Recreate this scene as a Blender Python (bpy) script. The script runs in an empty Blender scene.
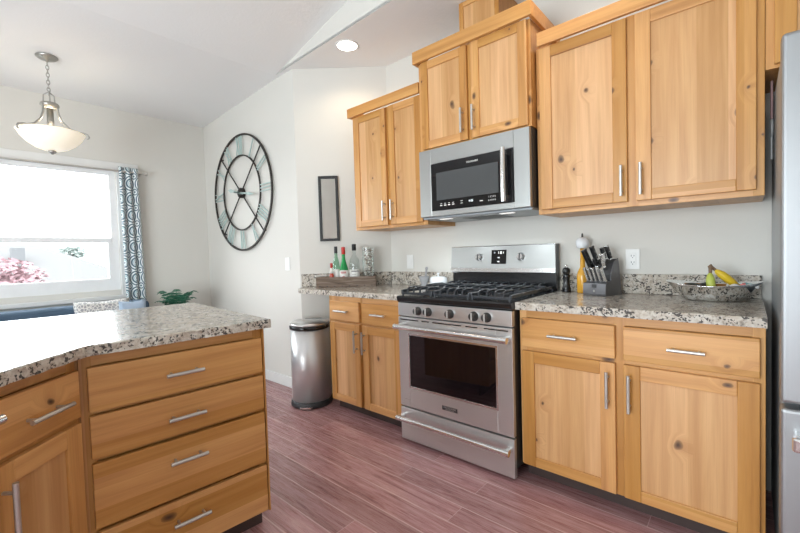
import bpy, bmesh, math, random
from mathutils import Vector, Matrix, noise
random.seed(7)
R = math.radians; PI = math.pi
S = bpy.context.scene
COL = S.collection

# ---------------------------------------------------------------- camera
cd = bpy.data.cameras.new('camera'); cam = bpy.data.objects.new('camera', cd); COL.objects.link(cam)
cf = Vector((-0.65856586, 0.75172538, -0.03464048)); cr = Vector((0.75252309, 0.65786666, -0.03033888)); cu = cr.cross(cf)
cam.matrix_world = Matrix(((cr.x, cu.x, -cf.x, 1.63682), (cr.y, cu.y, -cf.y, -2.51217), (cr.z, cu.z, -cf.z, 1.17931), (0, 0, 0, 1)))
cd.sensor_width = 36; cd.lens = 17.8485; cd.clip_start = .02
S.camera = cam
# ---------------------------------------------------------------- world, added rear fill, exposure
w = bpy.data.worlds.new('world'); S.world = w; w.use_nodes = True
bg = w.node_tree.nodes['Background']; bg.inputs[0].default_value = (0.90, 0.96, 1.0, 1); bg.inputs[1].default_value = 10.5
def area(name, loc, target, sx, sy, watts, col):
    ld = bpy.data.lights.new(name, 'AREA'); ld.shape = 'RECTANGLE'; ld.size = sx; ld.size_y = sy; ld.energy = watts; ld.color = col
    o = bpy.data.objects.new(name, ld); COL.objects.link(o); o.location = loc
    o.rotation_euler = (Vector(target) - Vector(loc)).to_track_quat('-Z', 'Z').to_euler()
area('rear_fill', (.4, -5.1, 1.45), (.2, 0, 2.4), 2.4, 2.3, 235, (.84, .94, 1))  # added soft fill in front of the closed rear wall, no opening there
S.view_settings.view_transform = 'Standard'; S.view_settings.look = 'None'; S.view_settings.gamma = 1
S.view_settings.exposure = 0.0; S.view_settings.use_curve_mapping = False

# ---------------------------------------------------------------- materials
class NT:
    def __init__(s, name):
        s.m = bpy.data.materials.new(name); s.m.use_nodes = True; s.t = s.m.node_tree
        s.b = s.t.nodes['Principled BSDF']; s.out = s.t.nodes['Material Output']
    def n(s, ty, **kw):
        nd = s.t.nodes.new(ty)
        for k, v in kw.items(): setattr(nd, k, v)
        return nd
    def l(s, a, b): s.t.links.new(a, b)
    def put(s, v, sock):
        if isinstance(v, (int, float)): sock.default_value = v
        else: s.l(v, sock)
    def math(s, op, a, b=0.0, c=None, clamp=False):
        nd = s.n('ShaderNodeMath', operation=op); nd.use_clamp = clamp
        s.put(a, nd.inputs[0]); s.put(b, nd.inputs[1])
        if c is not None: s.put(c, nd.inputs[2])
        return nd.outputs[0]
    def mix(s, fac, a, b, blend='MIX'):
        nd = s.n('ShaderNodeMix', data_type='RGBA', blend_type=blend)
        s.put(fac, nd.inputs[0])
        for v, i in ((a, 6), (b, 7)):
            if isinstance(v, tuple): nd.inputs[i].default_value = (*v, 1)
            else: s.l(v, nd.inputs[i])
        return nd.outputs[2]
    def ramp(s, fac, stops, interp='LINEAR'):
        nd = s.n('ShaderNodeValToRGB'); cr_ = nd.color_ramp; cr_.interpolation = interp
        while len(cr_.elements) < len(stops): cr_.elements.new(.5)
        for e_, (p, c) in zip(cr_.elements, stops):
            e_.position = p; e_.color = (*c, 1) if isinstance(c, tuple) else (c, c, c, 1)
        s.l(fac, nd.inputs[0]); return nd.outputs[0]
    def noise(s, vec, scale, detail=3, rough=.5, dist=0):
        nd = s.n('ShaderNodeTexNoise'); nd.inputs['Scale'].default_value = scale; nd.inputs['Detail'].default_value = detail
        nd.inputs['Roughness'].default_value = rough; nd.inputs['Distortion'].default_value = dist
        if vec: s.l(vec, nd.inputs['Vector'])
        return nd.outputs['Fac']
    def coord(s, kind='Object', scale=(1, 1, 1), rnd=False, rot=(0, 0, 0)):
        v = s.n('ShaderNodeTexCoord').outputs[kind]
        if rnd:
            oi = s.n('ShaderNodeObjectInfo'); vm = s.n('ShaderNodeVectorMath', operation='SCALE')
            vm.inputs[0].default_value = (17.3, 9.1, 23.7); s.l(oi.outputs['Random'], vm.inputs['Scale'])
            va = s.n('ShaderNodeVectorMath', operation='ADD'); s.l(v, va.inputs[0]); s.l(vm.outputs[0], va.inputs[1]); v = va.outputs[0]
        mp = s.n('ShaderNodeMapping'); mp.inputs['Scale'].default_value = scale; mp.inputs['Rotation'].default_value = rot
        s.l(v, mp.inputs['Vector']); return mp.outputs[0]
    def bump(s, h, st=.2, dist=.01):
        nd = s.n('ShaderNodeBump'); nd.inputs['Strength'].default_value = st; nd.inputs['Distance'].default_value = dist
        s.l(h, nd.inputs['Height']); s.l(nd.outputs[0], s.b.inputs['Normal'])
    def set(s, **kw):
        for k, v in kw.items():
            i = s.b.inputs[k.replace('_', ' ')]
            if isinstance(v, bpy.types.NodeSocket): s.l(v, i)
            elif isinstance(v, tuple): i.default_value = v if len(v) == 4 else (*v, 1)
            else: i.default_value = v
        return s

def plain(name, col, rough=.5, metal=0, bump=0, bs=200, **kw):
    t = NT(name); v = t.coord()
    nz = t.noise(v, 12, 3); d = tuple(c * .9 for c in col)
    t.set(Base_Color=t.mix(nz, d, col), Roughness=rough, Metallic=metal, **kw)
    if bump: t.bump(t.noise(v, bs, 3), bump, .004)
    return t.m

def wood(name, horizontal=False, tone=1.0, knots=True, pale=False):
    t = NT(name)
    v = t.coord(rnd=True)
    sp = t.n('ShaderNodeSeparateXYZ'); t.l(v, sp.inputs[0])
    al, ac = (sp.outputs[0], sp.outputs[2]) if horizontal else (sp.outputs[2], sp.outputs[0])
    # knots in the board plane
    cb = t.n('ShaderNodeCombineXYZ'); t.l(al, cb.inputs[0]); t.l(ac, cb.inputs[1])
    wob = t.noise(cb.outputs[0], 9, 2)
    kv = t.n('ShaderNodeVectorMath', operation='MULTIPLY'); t.l(cb.outputs[0], kv.inputs[0]); kv.inputs[1].default_value = (3.4, 4.6, 0)
    ka = t.n('ShaderNodeVectorMath', operation='ADD'); t.l(kv.outputs[0], ka.inputs[0])
    kw_ = t.n('ShaderNodeCombineXYZ'); t.l(t.math('MULTIPLY', wob, .18), kw_.inputs[0]); t.l(t.math('MULTIPLY', wob, -.14), kw_.inputs[1]); t.l(kw_.outputs[0], ka.inputs[1])
    vo = t.n('ShaderNodeTexVoronoi', voronoi_dimensions='2D'); vo.inputs['Scale'].default_value = 1; t.l(ka.outputs[0], vo.inputs['Vector'])
    cs = t.n('ShaderNodeSeparateColor'); t.l(vo.outputs['Color'], cs.inputs[0])
    gate = t.math('GREATER_THAN', cs.outputs[0], .60)
    size = t.math('MULTIPLY_ADD', cs.outputs[1], .065, .02)
    dist = vo.outputs['Distance']
    core = t.math('MULTIPLY', t.math('SUBTRACT', 1.0, t.math('DIVIDE', dist, size), clamp=True), gate)
    halo = t.math('MULTIPLY', t.math('SUBTRACT', 1.0, t.math('DIVIDE', dist, .22), clamp=True), gate)
    # grain, bent around the knots
    g = t.n('ShaderNodeCombineXYZ')
    t.l(t.math('MULTIPLY', al, .75), g.inputs[0])
    t.l(t.math('ADD', t.math('MULTIPLY', ac, 15), t.math('MULTIPLY', halo, .9)), g.inputs[1]); t.l(t.math('MULTIPLY', sp.outputs[1], 11), g.inputs[2])
    n1 = t.noise(g.outputs[0], 1.7, 5, .55, .35)
    g2 = t.n('ShaderNodeVectorMath', operation='MULTIPLY'); t.l(g.outputs[0], g2.inputs[0]); g2.inputs[1].default_value = (2.2, 9, 9)
    n2 = t.noise(g2.outputs[0], 2.2, 4, .6)
    k = tone
    base = t.ramp(n1, [(.25, (.42 * k, .18 * k, .045 * k)), (.45, (.56 * k, .268 * k, .076 * k)), (.7, (.67 * k, .355 * k, .115 * k))])
    if pale: base = t.ramp(n1, [(.25, (.50, .25, .092)), (.45, (.60, .325, .135)), (.7, (.70, .41, .185))])
    # glued-up strips, each with its own tone
    strip = t.math('FLOOR', t.math('MULTIPLY', ac, 9.5))
    wn = t.n('ShaderNodeTexWhiteNoise', noise_dimensions='1D'); t.l(strip, wn.inputs['W'])
    hs = t.n('ShaderNodeHueSaturation'); t.l(base, hs.inputs['Color'])
    t.l(t.math('MULTIPLY_ADD', wn.outputs[0], .30, .85), hs.inputs['Value']); t.l(t.math('MULTIPLY_ADD', wn.outputs[0], -.12, 1.06), hs.inputs['Saturation'])
    c = t.mix(t.math('MULTIPLY', t.ramp(n2, [(.5, 0.), (.75, 1.)]), .25), hs.outputs[0], (.36 * k, .17 * k, .06 * k))
    if knots:
        c = t.mix(t.math('MULTIPLY', t.math('POWER', halo, 3.0), .55), c, (.34 * k, .14 * k, .045 * k))
        c = t.mix(t.math('MULTIPLY', t.math('POWER', core, .45), .95, clamp=True), c, (.035, .014, .008))
    t.set(Base_Color=c, Roughness=.42, Coat_Weight=.12, Coat_Roughness=.25)
    t.bump(n2, .04, .002)
    return t.m

def granite(name='polished_granite', rough=.2, coat=.25, spec=.5):
    t = NT(name); v = t.coord()
    a = t.noise(v, 55, 4, .6, .5); b = t.noise(v, 120, 3, .6, .3); c_ = t.noise(v, 14, 3, .6, .6)
    base = t.ramp(a, [(.28, (.20, .17, .14)), (.41, (.42, .37, .31)), (.53, (.57, .53, .465)), (.75, (.68, .65, .60))])
    base = t.mix(t.math('MULTIPLY', t.ramp(c_, [(.45, 0.), (.65, 1.)]), .45), base, (.47, .38, .30))
    vo = t.n('ShaderNodeTexVoronoi'); vo.inputs['Scale'].default_value = 165; t.l(v, vo.inputs['Vector'])
    cs = t.n('ShaderNodeSeparateColor'); t.l(vo.outputs['Color'], cs.inputs[0])
    grp = t.ramp(t.noise(v, 30, 2), [(.42, 0.), (.62, 1.)])
    sp1 = t.math('GREATER_THAN', t.math('MULTIPLY_ADD', grp, .5, cs.outputs[0]), 1.01)
    base = t.mix(t.math('MULTIPLY', sp1, .92), base, (.045, .04, .038))
    sp2 = t.math('GREATER_THAN', b, .65)
    base = t.mix(t.math('MULTIPLY', sp2, .8), base, (.14, .12, .11))
    t.set(Base_Color=base, Roughness=rough, Coat_Weight=coat, Coat_Roughness=.08, Specular_IOR_Level=spec)
    return t.m

def steel(name, col=(.66, .66, .65), rough=.30, axis=0, var=1.0, met=.84):
    t = NT(name); sc = [420, 420, 420]; sc[axis] = 4
    v = t.coord(scale=tuple(sc)); nz = t.noise(v, 1, 3)
    t.set(Base_Color=t.mix(nz, tuple(c * .93 for c in col), col), Metallic=met, Roughness=t.math('MULTIPLY_ADD', nz, .10 * var, rough - .05))
    t.bump(nz, .012, .0006); return t.m

def wall_paint(name, col, bs=70, bst=.12):
    t = NT(name); v = t.coord(); nz = t.noise(v, bs, 4, .6)
    t.set(Base_Color=t.mix(t.noise(v, 2.5, 2), tuple(c * .98 for c in col), col), Roughness=.75)
    t.bump(nz, bst, .006); return t.m

def floor_mat():
    t = NT('laminate_planks'); v = t.coord()
    sp = t.n('ShaderNodeSeparateXYZ'); t.l(v, sp.inputs[0]); x, y = sp.outputs[0], sp.outputs[1]
    W = .123; L = 1.21
    row = t.math('FLOOR', t.math('DIVIDE', t.math('ADD', y, .02), W))
    fr = t.math('FRACT', t.math('DIVIDE', t.math('ADD', y, .02), W))
    wn = t.n('ShaderNodeTexWhiteNoise', noise_dimensions='1D'); t.l(row, wn.inputs['W'])
    xs = t.math('ADD', t.math('DIVIDE', x, L), t.math('MULTIPLY', wn.outputs[0], 5.3))
    cx = t.math('FLOOR', xs); fx = t.math('FRACT', xs)
    cb = t.n('ShaderNodeCombineXYZ'); t.l(row, cb.inputs[0]); t.l(cx, cb.inputs[1])
    w2 = t.n('ShaderNodeTexWhiteNoise', noise_dimensions='2D'); t.l(cb.outputs[0], w2.inputs['Vector'])
    g = t.n('ShaderNodeCombineXYZ'); t.l(t.math('MULTIPLY_ADD', w2.outputs[0], 31, t.math('MULTIPLY', x, 1.6)), g.inputs[0])
    t.l(t.math('MULTIPLY', y, 22), g.inputs[1]); t.l(t.math('MULTIPLY', w2.outputs[0], 9), g.inputs[2])
    n1 = t.noise(g.outputs[0], 1.5, 6, .62, 1.2)
    g2 = t.n('ShaderNodeVectorMath', operation='MULTIPLY'); t.l(g.outputs[0], g2.inputs[0]); g2.inputs[1].default_value = (3, 7, 1)
    n2 = t.noise(g2.outputs[0], 2, 4, .6)
    c = t.ramp(n1, [(.28, (.20, .085, .088)), (.46, (.38, .19, .192)), (.66, (.50, .295, .295))])
    c = t.mix(t.math('MULTIPLY', t.ramp(n2, [(.52, 0.), (.7, 1.)]), .35), c, (.15, .062, .055))
    hs = t.n('ShaderNodeHueSaturation'); t.l(c, hs.inputs['Color']); t.l(t.math('MULTIPLY_ADD', w2.outputs[0], .35, .82), hs.inputs['Value'])
    seam = t.math('MAXIMUM', t.math('LESS_THAN', fr, .05), t.math('LESS_THAN', fx, .0022))
    c = t.mix(t.math('MULTIPLY', seam, .6), hs.outputs[0], (.70, .52, .50))  # pinkish bevel highlights along the seams, put into the plank colour
    t.set(Base_Color=c, Roughness=t.math('MULTIPLY_ADD', n2, .12, .22), Specular_IOR_Level=.6)
    t.bump(n2, .05, .002); return t.m

def tinted_glass(name, col, rough=.03):
    """thin clear glass: see-through, brighter reflections at grazing angles"""
    t = NT(name); lw = t.n('ShaderNodeLayerWeight'); fac = t.math('MULTIPLY_ADD', t.math('POWER', lw.outputs['Facing'], 3.0), .55, .045)
    tr = t.n('ShaderNodeBsdfTransparent'); tr.inputs[0].default_value = (*col, 1); gl = t.n('ShaderNodeBsdfGlossy'); gl.inputs['Roughness'].default_value = rough
    mx = t.n('ShaderNodeMixShader'); t.l(fac, mx.inputs[0]); t.l(tr.outputs[0], mx.inputs[1]); t.l(gl.outputs[0], mx.inputs[2])
    t.l(mx.outputs[0], t.out.inputs[0]); return t.m

def emit(name, col, st, base=(.9, .9, .88)):
    t = NT(name); t.set(Base_Color=base, Emission_Color=col, Emission_Strength=st, Roughness=.4); return t.m

def curtain_mat():
    t = NT('medallion_fabric'); uv = t.n('ShaderNodeTexCoord').outputs['UV']
    sp = t.n('ShaderNodeSeparateXYZ'); t.l(uv, sp.inputs[0])
    def med(du, dv, P=.155):
        u = t.math('SUBTRACT', t.math('FRACT', t.math('ADD', t.math('DIVIDE', sp.outputs[0], P), du)), .5)
        v = t.math('SUBTRACT', t.math('FRACT', t.math('ADD', t.math('DIVIDE', sp.outputs[1], P), dv)), .5)
        return t.math('SQRT', t.math('ADD', t.math('MULTIPLY', u, u), t.math('MULTIPLY', v, v)))
    d = med(0, 0); e = med(.5, .5)
    def ring(x, r, wd): return t.math('LESS_THAN', t.math('ABSOLUTE', t.math('SUBTRACT', x, r)), wd)
    m = ring(d, .44, .036)
    for r_, wd in ((.27, .045), (.0, .06)): m = t.math('MAXIMUM', m, ring(d, r_, wd))
    for r_, wd in ((.17, .03), (.0, .055)): m = t.math('MAXIMUM', m, ring(e, r_, wd))
    m2 = ring(d, .16, .022)
    c = t.mix(m, (.88, .91, .91), (.03, .10, .15)); c = t.mix(m2, c, (.22, .42, .47))
    t.set(Base_Color=c, Roughness=.9, Sheen_Weight=.2)
    t.bump(t.noise(t.coord(), 900, 2), .1, .001); return t.m

def rustic():
    t = NT('weathered_board'); v = t.coord(scale=(4, 60, 60)); n1 = t.noise(v, 1.2, 5, .6, .8)
    c = t.ramp(n1, [(.3, (.06, .04, .028)), (.5, (.19, .135, .10)), (.7, (.36, .29, .24))])
    t.set(Base_Color=c, Roughness=.8); t.bump(n1, .3, .003); return t.m

M = dict(
    wv=wood('knotty_alder_upright'), wh=wood('knotty_alder_level', True), wp=wood('alder_panel', pale=True), wbody=wood('alder_carcass', False, .92, False),
    granite=granite(), honed=granite('honed_granite', .55, 0, .25), steel=steel('brushed_steel', axis=0), steelv=steel('brushed_steel_upright', axis=2), fridge=steel('fridge_steel', (.36, .37, .38), .42, 2), mwsteel=steel('microwave_steel', (.44, .45, .44), .33), canst=steel('trash_can_steel', (.66, .66, .66), .36, 2, 1.6, .72), dnickel=steel('brushed_pewter', (.42, .41, .38), .36, 0, .3),
    nickel=steel('satin_nickel', (.60, .59, .565), .38, 0, .3), chrome=plain('polished_steel', (.8, .8, .8), .2, .95),
    wall=wall_paint('greige_paint', (.69, .673, .625)), ceil=wall_paint('ceiling_paint', (.84, .84, .83), 45, .2), trim=plain('white_trim_paint', (.80, .80, .78), .4),
    floor=floor_mat(), glass=tinted_glass('window_glass', (1, 1, 1)), vinyl=plain('white_vinyl', (.92, .93, .93), .35),
    black=plain('black_enamel', (.012, .012, .013), .22), iron=plain('cast_iron', (.03, .034, .04), .26, 0, .15, 300), bglass=plain('black_glass', (.008, .008, .009), .04),
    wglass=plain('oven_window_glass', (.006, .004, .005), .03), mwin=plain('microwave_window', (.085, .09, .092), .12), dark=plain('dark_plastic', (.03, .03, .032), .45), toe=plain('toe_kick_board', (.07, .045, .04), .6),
    sidegrey=plain('grey_steel_side', (.34, .37, .39), .35, .3), gunmetal=plain('gunmetal', (.17, .17, .18), .35, .7), knob=plain('graphite_knob', (.10, .10, .10), .3, .8),
    white=plain('white_plastic', (.83, .83, .81), .35), ceramic=plain('white_glaze', (.82, .84, .86), .12), mirror=plain('mirror_silver', (.86, .87, .87), .02, 1.0),
    bframe=plain('black_frame', (.008, .008, .008), .5), bronze=plain('dark_bronze', (.035, .03, .026), .45, .5), teal=plain('verdigris', (.48, .60, .57), .6, .1, .3, 90),
    sofa=plain('slate_blue_cloth', (.065, .11, .165), .85, 0, .3, 500), curtain=curtain_mat(), rustic=rustic(), red=plain('red_cap', (.55, .03, .02), .4), redsauce=plain('red_sauce', (.5, .05, .02), .15),
    label=plain('white_label', (.84, .83, .79), .6), greeng=plain('green_bottle', (.015, .30, .075), .08), clearg=tinted_glass('clear_glass', (.93, .96, .96)), paleg=tinted_glass('pale_green_glass', (.6, .8, .68)),
    pebble=plain('pebble_stone', (.72, .68, .62), .6, 0, .3, 60), pebbled=plain('dark_pebble_stone', (.34, .29, .25), .6), stone=plain('grey_stone', (.36, .36, .37), .7, 0, .4, 150),
    banana=plain('banana_skin', (.80, .55, .03), .45), bananag=plain('banana_green', (.50, .56, .10), .45), bstem=plain('banana_stem', (.20, .12, .07), .7),
    oil=plain('amber_oil', (.62, .31, .03), .15), leaf=plain('fern_leaf', (.03, .16, .09), .5), pot=plain('clay_pot', (.4, .22, .15), .7), soil=plain('soil', (.04, .03, .02), .95),
    pillow=None, lblue=plain('pale_blue_cloth', (.36, .45, .56), .9), avocado=plain('avocado_skin', (.025, .028, .02), .55, 0, .4, 120),
    candyr=plain('red_wrapper', (.65, .08, .07), .3), candyw=plain('white_wrapper', (.82, .82, .80), .3), candyb=plain('teal_wrapper', (.1, .42, .47), .3),
    shade=emit('alabaster_glass', (1, .86, .62, 1), .4, (.92, .88, .78)), lens=emit('lit_lens', (1, .95, .86, 1), 6), hood=emit('hood_lens', (1, .97, .92, 1), 1.1), digits=emit('lit_digits', (.75, .9, 1, 1), .7),
    stucco=plain('pale_siding', (.085, .084, .082), .8), shingle=plain('pale_shingle', (.086, .085, .084), .8), chim=plain('pale_brick', (.10, .103, .107), .8), lawn=plain('dry_lawn', (.088, .09, .085), .9),
    maple=plain('red_maple_leaf', (.26, .155, .17), .7), hedge=plain('grey_green_leaf', (.26, .30, .28), .7), bark=plain('bark', (.12, .09, .07), .9), pink=plain('pink_ribbon', (.65, .42, .42), .7),
)
def pillow_mat():
    t = NT('grey_lattice_cloth'); v = t.coord(); vo = t.n('ShaderNodeTexVoronoi', feature='DISTANCE_TO_EDGE'); vo.inputs['Scale'].default_value = 42; t.l(v, vo.inputs['Vector'])
    t.set(Base_Color=t.ramp(vo.outputs['Distance'], [(.05, (.75, .73, .69)), (.16, (.30, .30, .31))]), Roughness=.9); return t.m
M['pillow'] = pillow_mat()

# ---------------------------------------------------------------- mesh helpers
def NB(): return bmesh.new()
def box(bm, x0, x1, y0, y1, z0, z1, mi=0, bev=0.0, seg=2):
    vs = [bm.verts.new((x, y, z)) for z in (z0, z1) for y in (y0, y1) for x in (x0, x1)]
    fs = [bm.faces.new([vs[i] for i in q]) for q in ((0, 2, 3, 1), (4, 5, 7, 6), (0, 1, 5, 4), (2, 6, 7, 3), (0, 4, 6, 2), (1, 3, 7, 5))]
    for f in fs: f.material_index = mi
    if bev:
        es = list({e for f in fs for e in f.edges})
        r = bmesh.ops.bevel(bm, geom=es, offset=bev, segments=seg, profile=.5, affect='EDGES')
        for f in r['faces']: f.material_index = mi
    return vs
def frame_axes(d):
    d = Vector(d).normalized(); a = Vector((0, 0, 1)) if abs(d.z) < .9 else Vector((1, 0, 0))
    u = d.cross(a).normalized(); return u, d.cross(u)
def tube(bm, pts, r, seg=10, mi=0, cap=True):
    pts = [Vector(p) for p in pts]; rs = r if isinstance(r, (list, tuple)) else [r] * len(pts)
    rings = []; u = None
    for i, p in enumerate(pts):
        d = (pts[min(i + 1, len(pts) - 1)] - pts[max(i - 1, 0)]).normalized()
        if u is None: u, _ = frame_axes(d)
        u = (u - d * u.dot(d)).normalized(); v = d.cross(u)
        rings.append([bm.verts.new(p + (u * math.cos(2 * PI * k / seg) + v * math.sin(2 * PI * k / seg)) * rs[i]) for k in range(seg)])
    for a, b in zip(rings, rings[1:]):
        for k in range(seg):
            f = bm.faces.new((a[k], a[(k + 1) % seg], b[(k + 1) % seg], b[k])); f.smooth = True; f.material_index = mi
    if cap:
        for q in (rings[0][::-1], rings[-1]): bm.faces.new([bm.verts.new(v.co) for v in q]).material_index = mi
def loop_tube(bm, pts, r, seg=8, mi=0):
    pts = [Vector(p) for p in pts]; n = len(pts); c = sum(pts, Vector()) / n
    nrm = (pts[0] - c).cross(pts[n // 4] - c).normalized(); rings = []
    for i, p in enumerate(pts):
        d = (pts[(i + 1) % n] - pts[i - 1]).normalized(); v = d.cross(nrm).normalized()
        rings.append([bm.verts.new(p + (nrm * math.cos(2 * PI * k / seg) + v * math.sin(2 * PI * k / seg)) * r) for k in range(seg)])
    for i in range(n):
        a, b = rings[i], rings[(i + 1) % n]
        for k in range(seg):
            f = bm.faces.new((a[k], a[(k + 1) % seg], b[(k + 1) % seg], b[k])); f.smooth = True; f.material_index = mi
def lathe(bm, prof, seg=32, c=(0, 0, 0), mi=0, sx=1, sy=1, smooth=True):
    rings = []
    for r, z in prof:
        if r < 1e-6: rings.append([bm.verts.new((c[0], c[1], c[2] + z))])
        else: rings.append([bm.verts.new((c[0] + r * sx * math.cos(2 * PI * k / seg), c[1] + r * sy * math.sin(2 * PI * k / seg), c[2] + z)) for k in range(seg)])
    for a, b in zip(rings, rings[1:]):
        for k in range(seg):
            k2 = (k + 1) % seg
            if len(a) == 1 and len(b) == 1: continue
            q = (a[0], b[k2], b[k]) if len(a) == 1 else (a[k], a[k2], b[0]) if len(b) == 1 else (a[k], a[k2], b[k2], b[k])
            f = bm.faces.new(q); f.smooth = smooth; f.material_index = mi
def prism(bm, poly, lo, hi, axis=2, mi=0):
    def P(a, b, h): return (a, b, h) if axis == 2 else ((h, a, b) if axis == 0 else (a, h, b))
    A = [bm.verts.new(P(a, b, lo)) for a, b in poly]; B = [bm.verts.new(P(a, b, hi)) for a, b in poly]
    n = len(poly); fs = [bm.faces.new(A[::-1]), bm.faces.new(B)]
    for i in range(n): fs.append(bm.faces.new((A[i], A[(i + 1) % n], B[(i + 1) % n], B[i])))
    for f in fs: f.material_index = mi
    return fs
def blob(bm, c, r, sx=1, sy=1, sz=1, sub=2, mi=0, jit=0):
    r_ = bmesh.ops.create_icosphere(bm, subdivisions=sub, radius=1)
    for v in r_['verts']:
        j = 1 + jit * (noise.noise(v.co * 1.7 + Vector(c) * 5)) if jit else 1
        v.co = Vector((c[0] + v.co.x * r * sx * j, c[1] + v.co.y * r * sy * j, c[2] + v.co.z * r * sz * j))
    for f in {f for v in r_['verts'] for f in v.link_faces}: f.smooth = True; f.material_index = mi
def obj(name, bm, mats, parent=None, loc=(0, 0, 0), rz=0, kind=None, label=None):
    bmesh.ops.recalc_face_normals(bm, faces=bm.faces)
    me = bpy.data.meshes.new(name); bm.to_mesh(me); bm.free()
    for m in (mats if isinstance(mats, (list, tuple)) else [mats]): me.materials.append(M[m] if isinstance(m, str) else m)
    o = bpy.data.objects.new(name, me); COL.objects.link(o); o.location = loc; o.rotation_euler = (0, 0, rz)
    if parent: o.parent = parent
    if kind: o['kind'] = kind
    if label: o['label'] = label
    return o
def tag(o, label, cat, group=None):
    o['label'] = label; o['category'] = cat
    if group: o['group'] = group
    return o
def thing(name, label, cat, loc=(0, 0, 0), rz=0, group=None):
    o = bpy.data.objects.new(name, None); o.empty_display_size = .1; COL.objects.link(o); o.location = loc; o.rotation_euler = (0, 0, rz)
    return tag(o, label, cat, group)
def struct(name, bm, mats): return obj(name, bm, mats, kind='structure')
def b1(*a, **k):
    bm = NB(); box(bm, *a, **k); return bm
def t1(*a, **k):
    bm = NB(); tube(bm, *a, **k); return bm
def l1(*a, **k):
    bm = NB(); lathe(bm, *a, **k); return bm
def text(name, body, size, mat, parent, loc, rot=(R(90), 0, 0), ex=.0004, label=None, align='CENTER'):
    cu_ = bpy.data.curves.new(name, 'FONT'); cu_.body = body; cu_.size = size; cu_.extrude = ex; cu_.align_x = align; cu_.align_y = 'CENTER'
    tmp = bpy.data.objects.new(name, cu_); COL.objects.link(tmp)
    me = bpy.data.meshes.new_from_object(tmp.evaluated_get(bpy.context.evaluated_depsgraph_get())); bpy.data.objects.remove(tmp)
    me.materials.clear(); me.materials.append(M[mat]); me.name = name
    o = bpy.data.objects.new(name, me); COL.objects.link(o); o.location = loc; o.rotation_euler = rot; o.parent = parent
    return o

# ---------------------------------------------------------------- room shell
XW, YC, ZC = -3.019, -.523, 2.7515           # window wall, rear-left wall, kitchen ceiling
E1 = Vector((-.6576, 0, 0)); E2 = Vector((-1.2444, YC, 0)); DD = (E2 - E1).normalized(); DN = Vector((-DD.y, DD.x, 0))
if DN.y > 0: DN = -DN
def DG(s, off, z=0):
    p = E1 + DD * s + DN * off; return (p.x, p.y, z)
DANG = math.atan2(-DD.y, -DD.x)              # local x along the corner wall (left to right), local -y into the room
XR, YB = 2.66, -5.2
struct('floor', b1(XW, XR, YB, .0, -.05, 0), 'floor')
struct('wall_back', b1(E1.x, XR + .1, 0, .1, 0, 3.0), 'wall')
bm = NB(); prism(bm, [(E1.x, 0), (E2.x, E2.y), (E2.x - .0, E2.y + .14), (E1.x - .0, .1)], 0, 3.0); struct('wall_corner', bm, 'wall')
struct('wall_rear_left', b1(XW - .1, E2.x, YC, YC + .1, 0, 3.0), 'wall')
struct('wall_right', b1(XR, XR + .1, YB, 0, 0, 3.7), 'wall')
struct('wall_rear', b1(XW - .1, XR + .1, YB - .1, YB, 0, 3.7), 'wall')
WY0, WY1, WZ0, WZ1 = -3.55, -1.385, .90, 2.075
bm = NB()
for q in ((YB, WY0, 0, 3.0), (WY1, YC, 0, 3.0), (WY0, WY1, 0, WZ0), (WY0, WY1, WZ1, 3.0)): box(bm, XW - .14, XW, *q)
struct('wall_left', bm, 'wall')
# ceilings: flat strip over the kitchen run, vault beyond
ys = lambda x: -.5565 - .0384 * (x + 1.455)
bm = NB(); prism(bm, [(-1.455, ys(-1.455)), (XR, ys(XR)), (XR, .0), (E1.x - .05, 0), (E2.x, YC), (-1.455, YC)], ZC, ZC + .02); struct('ceiling', bm, 'ceil')
zv = lambda x: ZC + .19 * (x + 1.455)
bm = NB()
vs = [bm.verts.new(p) for p in ((-1.455, ys(-1.455), ZC), (XR, ys(XR), ZC), (XR, ys(XR), zv(XR)), (XR, ys(XR) + .03, zv(XR)), (XR, ys(XR) + .03, ZC + .001), (-1.455, ys(-1.455) + .03, ZC + .001))]
bm.faces.new(vs[:3]); bm.faces.new((vs[5], vs[4], vs[3])); bm.faces.new((vs[0], vs[2], vs[3], vs[5])); bm.faces.new((vs[1], vs[4], vs[3], vs[2])); bm.faces.new((vs[0], vs[5], vs[4], vs[1]))
struct('trim_1', bm, 'wall')
bm = NB(); prism(bm, [(XW, 2.668), (-1.455, ZC), (-1.455, ZC + .03), (XW, 2.70)], YB, YC, axis=1); struct('ceiling_vault_left', bm, 'ceil')
bm = NB()
A = [(-1.455, YB), (XR, YB), (XR, ys(XR) + .03), (-1.455, ys(-1.455) + .03)]
lo = [bm.verts.new((x, y, zv(x))) for x, y in A]; hi = [bm.verts.new((x, y, zv(x) + .03)) for x, y in A]
bm.faces.new(lo[::-1]); bm.faces.new(hi)
for i in range(4): bm.faces.new((lo[i], lo[(i + 1) % 4], hi[(i + 1) % 4], hi[i]))
struct('ceiling_vault_right', bm, 'ceil')
# baseboards
struct('baseboard_rear_left', b1(XW, E2.x, YC - .014, YC, 0, .096, bev=.004), 'trim')
struct('baseboard_left', b1(XW, XW + .014, YB, YC, 0, .096, bev=.004), 'trim')
bm = NB(); a = DG(0, .001); b = DG(.786, .001); c = DG(.786, .014); d = DG(0, .014)
prism(bm, [a[:2], b[:2], c[:2], d[:2]], 0, .096); struct('baseboard_corner', bm, 'trim')
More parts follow.
